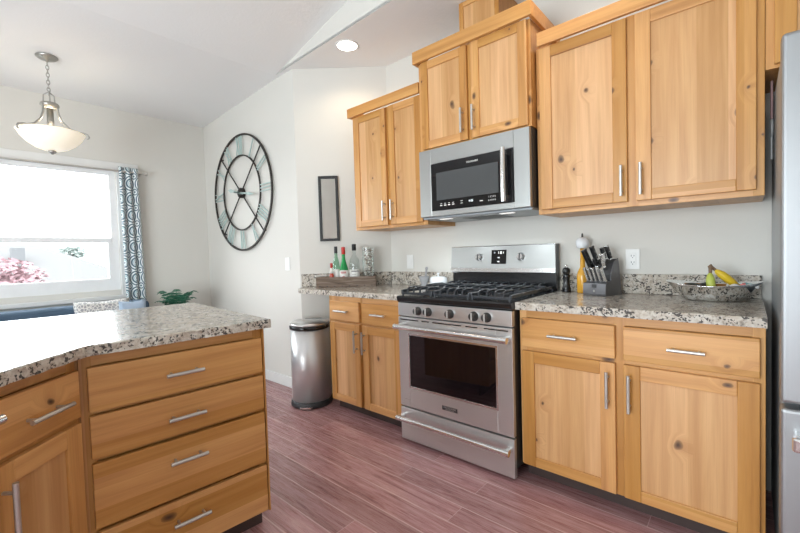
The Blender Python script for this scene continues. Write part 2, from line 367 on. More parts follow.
# window
bm = NB(); fx0, fx1 = XW - .09, XW - .02
for q in ((WY0, WY0 + .055, WZ0, WZ1), (WY1 - .055, WY1, WZ0, WZ1), (WY0 + .055, WY1 - .055, WZ1 - .05, WZ1), (WY0 + .055, WY1 - .055, WZ0, WZ0 + .07)): box(bm, fx0, fx1, *q)
win = obj('window_1', bm, 'vinyl', kind='structure')
obj('meeting_rail', b1(fx0 + .01, fx1 + .01, WY0 + .055, WY1 - .055, 1.365, 1.41, bev=.006), 'vinyl', win)
bm = NB()
for q in ((WY0 + .055, WY0 + .085, WZ0 + .07, 1.365), (WY1 - .085, WY1 - .055, WZ0 + .07, 1.365), (WY0 + .085, WY1 - .085, WZ0 + .07, WZ0 + .115)): box(bm, fx0 + .02, fx1 + .002, *q)
obj('lower_sash', bm, 'vinyl', win)
obj('pane', b1(XW - .06, XW - .056, WY0 + .05, WY1 - .05, WZ0 + .06, WZ1 - .045), 'glass', win)
struct('trim_2', b1(XW, XW + .02, WY0 - .1, -1.19, 2.062, 2.145, bev=.004), 'trim')
struct('trim_3', b1(XW, XW + .02, WY1 + .0, WY1 + .075, WZ0 - .05, 2.062, bev=.004), 'trim')
struct('trim_4', b1(XW, XW + .045, WY0 - .1, WY1 + .075, WZ0 - .09, WZ0 - .05, bev=.005), 'trim')

# ---------------------------------------------------------------- recessed lights, pendant
def can_light(x, y, label):
    t = thing('recessed_light', label, 'ceiling light', (x, y, ZC), 0, None)
    obj('trim_ring', l1([(.074, -.001), (.077, -.006), (.086, -.005), (.09, 0), (.074, 0)], 36), 'white', t)
    obj('lens', l1([(0, -.003), (.074, -.003), (.074, -.0005), (0, -.0005)], 36), 'lens', t)
    ld = bpy.data.lights.new('can_lamp', 'SPOT'); ld.energy = 9; ld.spot_size = R(150); ld.spot_blend = .6; ld.color = (1, .80, .56); ld.shadow_soft_size = .06
    lo_ = bpy.data.objects.new('can_lamp', ld); COL.objects.link(lo_); lo_.parent = t; lo_.location = (0, 0, -.03)
can_light(-.632, -.451, 'lit round recessed ceiling light above the corner wall')
can_light(.98, -.50, 'lit recessed ceiling light above the tall cabinets right of the microwave')

pt = thing('pendant_light', 'satin nickel pendant with a lit alabaster glass bowl hanging on a chain', 'pendant light', (-2.26, -1.955, 2.0))
zt = 2.708 - 2.0
obj('canopy', l1([(0, zt), (.065, zt), (.066, zt - .008), (.05, zt - .02), (.012, zt - .026), (.008, zt - .04), (0, zt - .04)], 28), 'dnickel', pt)
bm = NB(); z = zt - .04; i = 0
while z > .435:
    h, wd = .036, .009
    pts = [(wd * math.cos(a), 0, h / 2 * math.sin(a)) for a in [2 * PI * k / 12 for k in range(12)]]
    if i % 2: pts = [(0, p[0], p[2]) for p in pts]
    loop_tube(bm, [(p[0], p[1], z - h / 2 + .004 + p[2]) for p in pts], .0026, 6); z -= .027; i += 1
obj('chain', bm, 'dnickel', pt)
bm = NB()
for k in range(3):
    a = k * 2 * PI / 3 - .05
    tube(bm, [(.006 * math.cos(a), .006 * math.sin(a), .445), (.035 * math.cos(a), .035 * math.sin(a), .43), (.038 * math.cos(a), .038 * math.sin(a), .38), (.03 * math.cos(a), .03 * math.sin(a), .35)], .004, 8)
obj('hook_bracket', bm, 'dnickel', pt)
obj('collar', l1([(0, .365), (.052, .365), (.056, .355), (.056, .345), (.046, .338), (.04, .325), (0, .325)], 30), 'dnickel', pt)
obj('socket', l1([(0, .33), (.02, .33), (.022, .2), (.03, .19), (.03, .1), (0, .1)], 20), 'dnickel', pt)
for k in range(3):
    a = R(62) + k * 2 * PI / 3; ca, sa = math.cos(a), math.sin(a)
    prof = [(.045, .345), (.05, .29), (.07, .235), (.115, .185), (.165, .163), (.195, .160), (.222, .150), (.232, .132), (.228, .12), (.219, .119)]
    obj('arm', t1([(r_ * ca, r_ * sa, z_) for r_, z_ in prof], [.007] * 7 + [.006, .005, .004], 8), 'dnickel', pt)
bp = [(0, .018), (.05, .020), (.10, .04), (.15, .078), (.185, .122), (.203, .16), (.206, .163), (.199, .165), (.18, .128), (.145, .085), (.1, .048), (.05, .028), (0, .026)]
obj('bowl_shade', l1([(r_ * .97, z_ * .93) for r_, z_ in bp], 48), 'shade', pt)
obj('finial', l1([(0, -.012), (.008, -.01), (.01, -.004), (.022, .0), (.026, .01), (.022, .02), (0, .022)], 20), 'dnickel', pt)
ld = bpy.data.lights.new('bulb', 'POINT'); ld.energy = 4; ld.color = (1, .82, .6); ld.shadow_soft_size = .04
lo_ = bpy.data.objects.new('bulb', ld); COL.objects.link(lo_); lo_.parent = pt; lo_.location = (0, 0, .24)

# ---------------------------------------------------------------- cabinets
def handle(parent, p0, p1, yf, r=.007, so=.032, mat='nickel'):
    bm = NB(); a = Vector((p0[0], yf - so, p0[1])); b = Vector((p1[0], yf - so, p1[1])); tube(bm, [a, b], r, 12)
    for f in (.16, .84):
        c = a.lerp(b, f); tube(bm, [c, (c.x, yf + .001, c.z)], r * .7, 10)
    return obj('handle', bm, mat, parent)
def door(parent, x0, x1, z0, z1, yf, st=.062, tr=.058, br=.05, hd=None):
    bm = NB(); B_ = .0025
    box(bm, x0, x0 + st, yf, yf + .02, z0, z1, 0, B_); box(bm, x1 - st, x1, yf, yf + .02, z0, z1, 0, B_)
    box(bm, x0 + st, x1 - st, yf + .0004, yf + .02, z1 - tr, z1, 1, B_); box(bm, x0 + st, x1 - st, yf + .0004, yf + .02, z0, z0 + br, 1, B_)
    d = obj('door', bm, ['wv', 'wh'], parent)
    obj('panel', b1(x0 + st - .004, x1 - st + .004, yf + .009, yf + .0185, z0 + br - .004, z1 - tr + .004), 'wp', d)
    if hd: handle(d, (hd[0], hd[1]), (hd[0], hd[2]), yf)
    return d
def drawer(parent, x0, x1, z0, z1, yf, hx=None, hz=None):
    d = obj('drawer', b1(x0, x1, yf, yf + .02, z0, z1, bev=.003), 'wh', parent)
    if hx: handle(d, (hx[0], hz), (hx[1], hz), yf)
    return d
def carcass(parent, x0, x1, yf, yb, z0, z1, mullions=(), rails=(), toe=None):
    bm = NB()
    box(bm, x0, x1, yf + .02, yb, z0, z1, 0)
    fr = NB()
    for a, b in [(x0, x0 + .035), (x1 - .035, x1)] + list(mullions): box(fr, a, b, yf, yf + .0195, z0, z1, 0, .0015)
    for a, b in [(z0, z0 + .035), (z1 - .04, z1)] + list(rails): box(fr, x0 + .034, x1 - .034, yf + .0006, yf + .0195, a, b, 1, .001)
    obj('carcass', bm, 'wbody', parent); obj('face_frame', fr, ['wv', 'wh'], parent)
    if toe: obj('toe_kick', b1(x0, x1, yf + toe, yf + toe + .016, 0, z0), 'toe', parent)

# base cabinet right of the range
x0 = .768
c = thing('base_cabinet', 'knotty alder base cabinet with two drawers over two doors between the range and the fridge', 'cabinet', (x0, 0, 0))
X = lambda v: v - x0
carcass(c, 0, X(1.687), -.609, -.003, .085, .877, [(X(1.2), X(1.243))], [(.668, .695)], .07)
drawer(c, X(.783), X(1.206), .692, .836, -.629, (X(.925), X(1.055)), .764)
drawer(c, X(1.238), X(1.672), .692, .836, -.629, (X(1.398), X(1.518)), .764)
door(c, X(.783), X(1.206), .092, .672, -.629, hd=(X(1.178), .478, .636))
door(c, X(1.238), X(1.672), .092, .672, -.629, hd=(X(1.262), .476, .636))
# base cabinet left of the range
x0 = -.757
c = thing('base_cabinet', 'pale lit alder base cabinet with two small drawers and two doors beside the trash can', 'cabinet', (x0, 0, 0))
carcass(c, 0, X(-.004), -.609, -.003, .085, .877, [(X(-.412), X(-.386))], [(.668, .695)], .07)
drawer(c, X(-.735), X(-.412), .695, .838, -.629, (X(-.65), X(-.51)), .768)
drawer(c, X(-.380), X(-.03), .695, .838, -.629, (X(-.27), X(-.14)), .768)
door(c, X(-.735), X(-.412), .092, .68, -.629, st=.055, hd=(X(-.438), .485, .64))
door(c, X(-.380), X(-.03), .092, .68, -.629, st=.055, hd=(X(-.358), .485, .64))
# uppers
def crown(parent, x0, x1, yf, yb, z0, z1, left=True, right=True):
    bm = NB(); box(bm, x0, x1, yf, yf + .02, z0, z1, 0, .002)
    if left: box(bm, x0, x0 + .02, yf + .0205, yb, z0, z1, 0, .002)
    if right: box(bm, x1 - .02, x1, yf + .0205, yb, z0, z1, 0, .002)
    obj('crown_board', bm, 'wh', parent)
x0 = .768; z0 = 1.366; Z = lambda v: v - z0
c = thing('wall_cabinet', 'knotty alder wall cabinet with two large doors right of the microwave', 'cabinet', (x0, 0, z0))
carcass(c, 0, X(1.69), -.34, -.003, 0, Z(2.262), [(X(1.2), X(1.25))])
door(c, X(.790), X(1.207), Z(1.391), Z(2.252), -.36, hd=(X(1.186), Z(1.418), Z(1.562)))
door(c, X(1.243), X(1.665), Z(1.391), Z(2.252), -.36, hd=(X(1.266), Z(1.416), Z(1.562)))
crown(c, X(.789), X(1.705), -.382, -.003, Z(2.258), Z(2.329), left=False)
x0 = .0; z0 = 1.842
c = thing('wall_cabinet', 'tallest alder wall cabinet with two doors mounted above the microwave', 'cabinet', (x0, 0, z0))
carcass(c, .003, .764, -.402, -.003, 0, Z(2.41), [(.37, .41)])
door(c, .033, .376, Z(1.848), Z(2.406), -.422, st=.052, tr=.05, hd=(.347, Z(1.888), Z(2.033)))
door(c, .406, .749, Z(1.848), Z(2.406), -.422, st=.052, tr=.05, hd=(.425, Z(1.886), Z(2.033)))
crown(c, -.018, .785, -.442, -.003, Z(2.408), Z(2.486))
x0 = -.72; z0 = 1.366
c = thing('wall_cabinet', 'narrower alder wall cabinet with two doors beside the black framed mirror', 'cabinet', (x0, 0, z0))
carcass(c, 0, X(-.001), -.34, -.003, 0, Z(2.25), [(X(-.362), X(-.318))])
door(c, X(-.690), X(-.356), Z(1.388), Z(2.243), -.36, st=.052, tr=.05, hd=(X(-.377), Z(1.42), Z(1.565)))
door(c, X(-.322), X(-.03), Z(1.388), Z(2.243), -.36, st=.052, tr=.05, hd=(X(-.296), Z(1.42), Z(1.565)))
crown(c, X(-.738), X(-.021), -.382, -.003, Z(2.248), Z(2.318), right=False)
x0 = .255; z0 = 2.486
c = thing('duct_cover_box', 'narrow alder box on top of the tallest wall cabinet reaching the ceiling', 'box', (x0, 0, z0))
obj('side_panels', b1(0, .275, -.272, -.003, -.07, Z(ZC) - .001), 'wbody', c)
door(c, 0, .275, -.06, Z(ZC) - .002, -.292, st=.03, tr=.03, br=.03)
x0 = 1.6915; z0 = 1.858
c = thing('wall_cabinet', 'alder wall cabinet above the steel fridge at the right edge', 'cabinet', (x0, 0, z0))
carcass(c, 0, .9, -.34, -.003, 0, .55, [(.43, .47)])
door(c, .026, .44, .012, .54, -.36); door(c, .46, .888, .012, .54, -.36)

# ---------------------------------------------------------------- countertops
def rough_top(name, poly, zt, th, label, mat='granite', rough=.004, step=.012, smooth_edges=()):
    """slab with a chiselled edge"""
    pts = []; n = len(poly)
    for i in range(n):
        a, b = Vector(poly[i]), Vector(poly[(i + 1) % n]); L = (b - a).length
        k = 1 if i in smooth_edges else max(1, int(L / step))
        d = (b - a).normalized(); nr = Vector((d.y, -d.x))
        for j in range(k):
            pts.append((a.lerp(b, j / k), nr, 0 if (i in smooth_edges or j == 0) else 1))
    bm = NB(); rows = []
    for li, zz in enumerate((zt, zt - .004, zt - th * .4, zt - th * .7, zt - th)):
        row = []
        for p, nr, f in pts:
            q = Vector((p.x, p.y, 0))
            j = noise.noise(Vector((p.x * 55, p.y * 55, li * 3.1))) * rough + noise.noise(Vector((p.x * 17, p.y * 17, li * 1.7))) * rough * .6
            inn = -.003 if li == 0 else 0
            q2 = Vector((p.x, p.y)) + nr * ((j if li else j * .5) + inn) * f
            row.append(bm.verts.new((q2.x, q2.y, zz)))
        rows.append(row)
    m = len(pts); bm.faces.new(rows[0]); bm.faces.new(rows[-1][::-1])
    for a, b in zip(rows, rows[1:]):
        for i in range(m): bm.faces.new((a[i], b[i], b[(i + 1) % m], a[(i + 1) % m])).material_index = 1
    return tag(obj(name, bm, [mat, 'honed']), label, 'countertop')
TH = .036
rough_top('countertop', [(.762, -.65), (1.690, -.65), (1.690, -.003), (.762, -.003)], .914, TH, 'speckled granite countertop slab right of the range', rough=.0025, smooth_edges=(1, 2, 3))
rough_top('countertop', [(-1.088, -.657), (-.002, -.65), (-.002, -.003), (E1.x - .003, -.003), (-1.226, -.515)], .914, TH, 'speckled granite countertop slab with angled end left of the range', rough=.0025, smooth_edges=(1, 2, 3))
tag(obj('backsplash', b1(.765, 1.687, -.022, -.002, .915, 1.022, bev=.002), 'honed'), 'low granite backsplash strip behind the knife block and fruit bowl', 'backsplash')
tag(obj('backsplash', b1(-.645, -.004, -.022, -.002, .915, 1.022, bev=.002), 'honed'), 'low granite backsplash strip behind the butter dish', 'backsplash')
tag(obj('backsplash', b1(-.385, .376, -.011, .009, .915, 1.022, bev=.002), 'honed', loc=DG(.385, .0135), rz=DANG), 'low granite backsplash strip behind the wooden bottle tray', 'backsplash')

# ---------------------------------------------------------------- island
I = Vector((.1246, -1.6236)); ia = R(-4.8588); UX = Vector((-math.sin(ia), math.cos(ia))); VX = Vector((math.cos(ia), math.sin(ia)))
Bp = Vector((.07095, -2.23365)); be = R(-46.9); EB = Vector((math.cos(be), math.sin(be))); NBd = Vector((-EB.y, EB.x))
if NBd.x < 0: NBd = -NBd
zi = .9164; dep = 1.02
far0 = I - VX * dep; tipB = Bp + EB * 1.15; back1 = tipB - NBd * dep
# intersection of the two back lines
def isect(p, d, q, e):
    k = ((q.x - p.x) * e.y - (q.y - p.y) * e.x) / (d.x * e.y - d.y * e.x); return p + d * k
mid = isect(far0, -UX, back1, -EB)
rough_top('island_countertop', [tuple(I), tuple(far0), tuple(mid), tuple(back1), tuple(tipB), tuple(Bp)], zi, .035, 'large angled granite island top catching the window light', rough=.0055, smooth_edges=(2, 3))
c = thing('island_cabinet', 'alder island cabinet with a stack of four wide drawers at its end', 'cabinet', (I.x, I.y, 0), R(90) + ia)
carcass(c, -.634, -.026, .05, .63, .088, .880, [], [(.68, .692), (.524, .536), (.294, .304)], .06)
for (za, zb, hz) in ((.692, .838, .766), (.537, .678, .605), (.306, .521, .447), (.095, .292, .218)): drawer(c, -.613, -.030, za, zb, .03, (-.395, -.27), hz)
obj('corner_post', b1(-.648, -.6345, .058, .072, .088, .880), 'wbody', c)
obj('end_panel', b1(-.0255, -.018, .032, .64, .088, .880, bev=.002), 'wbody', c)
c = thing('island_cabinet', 'alder island cabinet with one drawer over one door at the lower left corner', 'cabinet', (Bp.x, Bp.y, 0), be + PI)
carcass(c, -.305, .012, .05, .55, .088, .880, [], [(.668, .692)], .06)
drawer(c, -.285, .001, .690, .838, .03, (-.205, -.065), .757)
door(c, -.285, .001, .095, .672, .03, st=.058, hd=(-.262, .47, .63))
c = thing('dishwasher', 'steel dishwasher with a bar handle at the left edge of the photo', 'dishwasher', (Bp.x, Bp.y, 0), be + PI)
obj('tub', b1(-.905, -.312, .056, .55, .09, .878), 'dark', c)
obj('door', b1(-.905, -.312, .03, .055, .1, .872, bev=.004), 'steel', c)
handle(c, (-.86, .81), (-.303, .81), .03, r=.012, so=.05, mat='chrome')

# ---------------------------------------------------------------- range
rg = thing('gas_range', 'freestanding stainless steel gas range between the two base cabinets', 'range', (0, 0, 0))
obj('body', b1(.004, .756, -.655, -.03, .06, .872, bev=.002), 'dark', rg)
for fx, fy in ((.05, -.6), (.71, -.6), (.05, -.1), (.71, -.1)): obj('foot', t1([(fx, fy, 0), (fx, fy, .062)], .018, 12), 'dark', rg)
cp = obj('control_panel', b1(.002, .757, -.676, -.645, .791, .871, bev=.003), 'steel', rg)
for kx in (.161, .237, .388, .542, .618):
    k = obj('knob', t1([(0, 0, 0), (0, -.006, 0), (0, -.008, 0), (0, -.026, 0), (0, -.030, 0)], [.026, .026, .023, .0215, .018], 24), 'knob', cp, (kx, -.676, .829))
    obj('grip', b1(-.0045, .0045, -.034, -.006, -.021, .021, bev=.002), 'nickel', k)
bm = NB(); prism(bm, [(-.668, .872), (-.682, .885), (-.684, .905), (-.676, .914), (-.60, .914), (-.06, .914), (-.06, .872)], .0, .759, axis=0)
ct = obj('cooktop', bm, 'black', rg)
# burners and three grates
for bx, by, br_ in ((.14, -.50, .045), (.14, -.22, .035), (.38, -.36, .05), (.62, -.50, .045), (.62, -.22, .035)):
    obj('burner', l1([(0, .9142), (br_ + .018, .9142), (br_ + .014, .924), (br_, .926), (br_, .934), (br_ - .006, .938), (0, .938)], 28, (bx, by, 0)), 'iron', rg)
for gx0, gx1 in ((.012, .252), (.257, .503), (.508, .748)):
    bm = NB(); r_ = .0065; zt = .956; y0, y1 = -.655, -.075
    def bar(p, q): tube(bm, [p, q], r_, 8)
    for yy in (y0, y1): box(bm, gx0, gx1, yy, yy + .011, .922, .936, 0, .003)
    for xx in (gx0, gx1 - .011): box(bm, xx, xx + .011, y0, y1 + .011, .930, .950, 0, .004)
    box(bm, gx0, gx1, -.372, -.359, .938, .960, 0, .003)
    n = 4
    for k in range(1, n + 1):
        xx = gx0 + (gx1 - gx0) * k / (n + 1)
        for s0, s1 in ((y0 + .005, -.53), (-.47, -.26), (-.2, y1 + .005)):
            tube(bm, [(xx, s0, .928 if s0 < -.6 else .950), (xx, s0 + .006, .952), (xx, s0 + .018, .962), (xx, (s0 + s1) / 2, .964), (xx, s1 - .012, .962), (xx, s1, .950)], .0058, 8)
    for yy in (-.53, -.47, -.26, -.2): box(bm, gx0, gx1, yy - .005, yy + .005, .942, .958, 0, .003)
    for xx in (gx0 + .012, gx1 - .012):
        for yy in (y0 + .006, y1 + .006, -.365): tube(bm, [(xx, yy, .914), (xx, yy, .94)], .007, 8)
    obj('grate', bm, 'iron', rg)
# oven door
bm = NB(); yf = -.677
wx0, wx1, wz0, wz1 = .083, .668, .358, .680
box(bm, .002, wx0, yf, -.65, .230, .784, 0, .003); box(bm, wx1, .757, yf, -.65, .230, .784, 0, .003)
box(bm, wx0, wx1, yf + .0003, -.65, wz1, .784, 0, .002); box(bm, wx0, wx1, yf + .0003, -.65, .230, wz0, 0, .002)
od = obj('oven_door', bm, 'steel', rg)
bm = NB()
for a in ((wx0 - .008, wx0 + .004, wz0 - .008, wz1 + .008), (wx1 - .004, wx1 + .008, wz0 - .008, wz1 + .008)): box(bm, a[0], a[1], yf - .002, yf + .01, a[2], a[3], 0, .001)
for a in ((wz0 - .008, wz0 + .004), (wz1 - .004, wz1 + .008)): box(bm, wx0, wx1, yf - .002, yf + .01, a[0], a[1], 0, .001)
obj('window_trim', bm, 'chrome', od)
obj('window_glass', b1(wx0 + .003, wx1 - .003, yf + .002, yf + .008, wz0 + .003, wz1 - .003), 'wglass', od)
bm = NB()
for a, b in ((.02, .16), (.185, .24), (.265, .46), (.487, .56), (.60, .735)): box(bm, a, b, yf - .0012, yf + .002, .7665, .7725, 0)
obj('vent_slots', bm, 'bglass', od)
def rail(parent, x0_, x1_, z_, yf_):
    bm = NB(); yb = yf_ - .052
    tube(bm, [(x0_, yb, z_), (x1_, yb, z_)], .0145, 16)
    for xx in (x0_ + .001, x1_ - .036):
        tube(bm, [(xx, yb, z_), (xx + .035, yb, z_)], .0165, 16); box(bm, xx + .004, xx + .03, yb, yf_ + .002, z_ - .012, z_ + .012, 0, .004)
    return obj('handle', bm, 'chrome', parent)
rail(od, .012, .752, .731, yf)
bd = obj('badge', b1(.318, .426, yf - .002, yf + .001, .272, .301), 'nickel', od)
obj('badge_plate', b1(.3205, .4235, yf - .0026, yf, .2745, .2985), 'dark', bd)
text('badge_lettering', 'FRIGIDAIRE', .0165, 'nickel', bd, (.372, yf - .0028, .2905)); text('badge_lettering', 'PROFESSIONAL', .0085, 'nickel', bd, (.372, yf - .0028, .2795))
dr = obj('storage_drawer', b1(.002, .757, yf, -.65, .02, .221, bev=.003), 'steel', rg)
rail(dr, .012, .752, .168, yf)
# backguard
bm = NB(); prism(bm, [(-.075, 1.058), (-.056, 1.203), (-.024, 1.205), (-.024, .93), (-.05, .93), (-.05, 1.05)], .0, .76, axis=0)
bgd = obj('backguard', bm, 'mwsteel', rg)
bm = NB(); prism(bm, [(-.076, 1.024), (-.081, 1.03), (-.079, 1.056), (-.074, 1.058), (-.049, 1.052), (-.049, 1.024)], .001, .759, axis=0); obj('lower_band', bm, 'chrome', bgd)
obj('lower_riser', b1(.002, .758, -.053, -.0495, .915, 1.03), 'black', bgd)
obj('side_cap', b1(.7602, .764, -.078, -.024, .93, 1.206), 'black', bgd)
obj('top_cap', b1(-.001, .7605, -.058, -.023, 1.203, 1.209, bev=.002), 'chrome', bgd)
tl = math.atan2(.019, .145)
def bgpt(z_): return -.075 + (z_ - 1.058) / .145 * .019
dsp = obj('clock_display', b1(-.054, .054, -.003, .001, -.047, .047), 'bglass', bgd, (.380, bgpt(1.131), 1.131)); dsp.rotation_euler = (-tl, 0, 0)
for q in ((-.036, -.026, .024, .034, 'sidegrey'), (-.004, .001, .021, .037, 'label'), (.009, .022, .020, .038, 'label'), (.031, .036, .022, .034, 'label'), (-.008, .007, -.008, -.001, 'label'), (-.008, .005, -.035, -.028, 'label')):
    obj('display_mark', b1(q[0], q[1], -.0036, -.0028, q[2], q[3]), q[4], dsp)
for kx in (.232, .536):
    k = obj('knob', t1([(0, 0, 0), (0, -.005, 0), (0, -.007, 0), (0, -.022, 0), (0, -.026, 0)], [.027, .027, .023, .022, .019], 24), 'chrome', bgd, (kx, bgpt(1.13), 1.13)); k.rotation_euler = (-tl, 0, 0)
    obj('grip', b1(-.0045, .0045, -.03, -.006, -.02, .02, bev=.002), 'knob', k)

# ---------------------------------------------------------------- microwave
mw = thing('microwave', 'stainless over-the-range microwave hung under the tallest wall cabinet', 'microwave', (0, 0, 1.404))
z0 = 1.404
obj('case', b1(.006, .760, -.392, -.003, .004, Z(1.839)), 'dark', mw)
fy = -.424
bm = NB(); gx0, gx1, gz0, gz1 = .098, .665, Z(1.441), Z(1.742)
box(bm, .004, gx0, fy, -.393, .003, Z(1.838), 0, .003); box(bm, gx1, .7575, fy, -.393, .003, Z(1.838), 0, .003)
box(bm, gx0, gx1, fy + .0003, -.393, gz1, Z(1.838), 0, .002); box(bm, gx0, gx1, fy + .0003, -.393, .003, gz0, 0, .002)
md = obj('door', bm, 'mwsteel', mw)
g = obj('glass_front', b1(gx0 + .001, gx1 - .001, fy - .002, fy + .012, gz0 + .001, gz1 - .001, bev=.001), 'bglass', md)
obj('window_screen', b1(.14, .572, fy - .0028, fy - .001, Z(1.506), Z(1.680)), 'mwin', g)
text('wordmark', 'FRIGIDAIRE', .0155, 'label', g, (.405, fy - .0026, Z(1.711)))
bm = NB()
for k in range(4): box(bm, .165 + k * .03, .182 + k * .03, fy - .0026, fy - .002, Z(1.468), Z(1.474)); box(bm, .167 + k * .03, .180 + k * .03, fy - .0026, fy - .002, Z(1.481), Z(1.484))
for k in range(2): box(bm, .318, .333, fy - .0026, fy - .002, Z(1.47) + k * .014, Z(1.473) + k * .014)
box(bm, .45, .47, fy - .0026, fy - .002, Z(1.468), Z(1.474))
obj('button_marks', bm, 'label', g)
text('lit_digits', '4:08', .018, 'digits', g, (.390, fy - .0026, Z(1.479)))
for rr, s_ in enumerate(('1 2 3 4 5', '6 7 8 9 0')): text('keypad', s_, .013, 'label', g, (.530, fy - .0026, Z(1.488) - rr * .02))
bm = NB(); hx = .621
tube(bm, [(hx, fy - .042, Z(1.447)), (hx, fy - .045, Z(1.52)), (hx, fy - .046, Z(1.59)), (hx, fy - .045, Z(1.67)), (hx, fy - .042, Z(1.745))], .0135, 16)
for zz in (Z(1.47), Z(1.722)): box(bm, hx - .009, hx + .009, fy - .04, fy - .001, zz - .014, zz + .014, 0, .003)
obj('handle', bm, 'chrome', md)
bt = obj('vent_base', b1(.006, .757, -.40, -.003, -.012, .0035, bev=.004), 'sidegrey', mw)
for lx in (.15, .58): obj('lamp_lens', b1(lx - .04, lx + .045, -.36, -.325, -.0135, -.0115, bev=.0005), 'hood', bt)
for lx in (.15, .58):
    ld = bpy.data.lights.new('hood_lamp', 'SPOT'); ld.energy = 7; ld.spot_size = R(150); ld.spot_blend = .8; ld.color = (.86, .95, 1); ld.shadow_soft_size = .03
    lo_ = bpy.data.objects.new('hood_lamp', ld); COL.objects.link(lo_); lo_.parent = mw; lo_.location = (lx, -.34, -.03)
obj('grease_filter', b1(.25, .50, -.30, -.08, -.0135, -.0115), 'dark', bt)

# ---------------------------------------------------------------- fridge
fg = thing('refrigerator', 'tall stainless steel refrigerator cut off by the right edge', 'refrigerator', (1.714, 0, 0))
obj('cabinet', b1(.006, .90, -.775, -.06, .03, 1.778, bev=.006), 'sidegrey', fg)
d1 = obj('door', b1(0, .907, -.846, -.781, .683, 1.797, bev=.012, seg=3), 'fridge', fg)
d2 = obj('freezer_drawer', b1(0, .907, -.846, -.781, .06, .668, bev=.012, seg=3), 'fridge', fg)
bm = NB(); tube(bm, [(.39, -.895, .85), (.39, -.895, 1.6)], .013, 14)
for zz in (.9, 1.55): box(bm, .38, .40, -.895, -.84, zz - .015, zz + .015, 0, .004)
obj('handle', bm, 'chrome', d1)
bm = NB(); box(bm, .022, .88, -.912, -.885, .56, .605, 0, .008); box(bm, .03, .06, -.89, -.84, .57, .605, 0, .004); box(bm, .81, .84, -.89, -.84, .57, .605, 0, .004)
obj('handle', bm, 'chrome', d2)
for xx in (.06, .84):
    for yy in (-.72, -.12): obj('foot', t1([(xx, yy, 0), (xx, yy, .035)], .02, 12), 'dark', fg)
t = thing('key_lanyard', 'small pink and white lanyard hanging high on the dark fridge side', 'lanyard', (1.7155, -.16, 1.58))
obj('strap', b1(-.004, .004, -.02, .02, .12, .30, bev=.002), 'pink', t)
bm = NB(); loop_tube(bm, [(0, .026 * math.cos(a), .085 + .036 * math.sin(a)) for a in [2 * PI * k / 20 for k in range(20)]], .0045, 8); obj('ring', bm, 'white', t)
obj('tail', b1(-.003, .003, -.008, .008, -.05, .052, bev=.001), 'white', t)

# ---------------------------------------------------------------- trash can
tc = thing('trash_can', 'semi-round stainless step trash can in the gap beside the left base cabinet', 'trash can', (-1.0, -.625, 0), R(38))
def dpoly(r, back, n=28):
    p = [(r * math.sin(a), -r * math.cos(a)) for a in [R(-100) + R(200) * k / n for k in range(n + 1)]]
    return p + [(r * .97, back), (-r * .97, back)]
def loft(bm, secs, mi=0, smooth=True):
    rows = [[bm.verts.new((x, y, z_)) for x, y in poly] for poly, z_ in secs]; n = len(rows[0])
    for a, b in zip(rows, rows[1:]):
        for i in range(n):
            f = bm.faces.new((a[i], a[(i + 1) % n], b[(i + 1) % n], b[i])); f.smooth = smooth; f.material_index = mi
    bm.faces.new(rows[0][::-1]).material_index = mi; bm.faces.new(rows[-1]).material_index = mi
bm = NB(); loft(bm, [(dpoly(.152, .11), .045), (dpoly(.150, .108), .605)]); obj('body', bm, 'canst', tc)
bm = NB(); loft(bm, [(dpoly(.160, .115), 0), (dpoly(.163, .118), .008), (dpoly(.161, .116), .036), (dpoly(.154, .111), .046)]); obj('base_ring', bm, 'dark', tc)
bm = NB(); loft(bm, [(dpoly(.153, .111), .604), (dpoly(.155, .113), .61), (dpoly(.155, .113), .628), (dpoly(.152, .11), .632)]); obj('collar', bm, 'black', tc)
bm = NB(); loft(bm, [(dpoly(.153, .111), .633), (dpoly(.152, .11), .645), (dpoly(.140, .1), .657), (dpoly(.10, .07), .664), (dpoly(.04, .03), .667)]); obj('lid', bm, 'steel', tc)
obj('hinge', b1(-.07, .07, .112, .128, .55, .66, bev=.004), 'dark', tc)
bm = NB(); prism(bm, [(-.05, -.158), (.05, -.158), (.042, -.185), (-.042, -.185)], .012, .024); obj('pedal', bm, 'chrome', tc)

# ---------------------------------------------------------------- wall clock
ck = thing('wall_clock', 'large round open metal wall clock with teal roman numerals', 'clock', (-2.155, YC - .026, 1.822))
def circ(r, n=72, y=0): return [(r * math.cos(2 * PI * k / n), y, r * math.sin(2 * PI * k / n)) for k in range(n)]
def band(r0, r1, y0, y1):
    bm = NB(); n = 80
    V4 = [[bm.verts.new((r * math.sin(2 * PI * k / n), y, r * math.cos(2 * PI * k / n))) for k in range(n)] for r, y in ((r0, y0), (r1, y0), (r1, y1), (r0, y1))]
    for i in range(4):
        for k in range(n):
            f = bm.faces.new((V4[i][k], V4[i][(k + 1) % n], V4[(i + 1) % 4][(k + 1) % n], V4[(i + 1) % 4][k])); f.smooth = False
    return bm
obj('outer_ring', band(.560, .576, -.008, .008), 'bronze', ck); obj('inner_ring', band(.361, .373, -.007, .007), 'bronze', ck)
for k in range(4):
    a = R(45 + 90 * k); obj('spoke', t1([(.05 * math.sin(a), 0, .05 * math.cos(a)), (.556 * math.sin(a), 0, .556 * math.cos(a))], .0065, 8), 'bronze', ck)
obj('hub', t1([(0, .02, 0), (0, -.016, 0), (0, -.026, 0)], [.05, .05, .03], 28), 'bronze', ck)
bm = NB()
for k in range(4): a = R(45 + 90 * k); tube(bm, [(.556 * math.sin(a), .006, .556 * math.cos(a)), (.556 * math.sin(a), .026, .556 * math.cos(a))], .006, 8)
obj('wall_mounts', bm, 'bronze', ck)
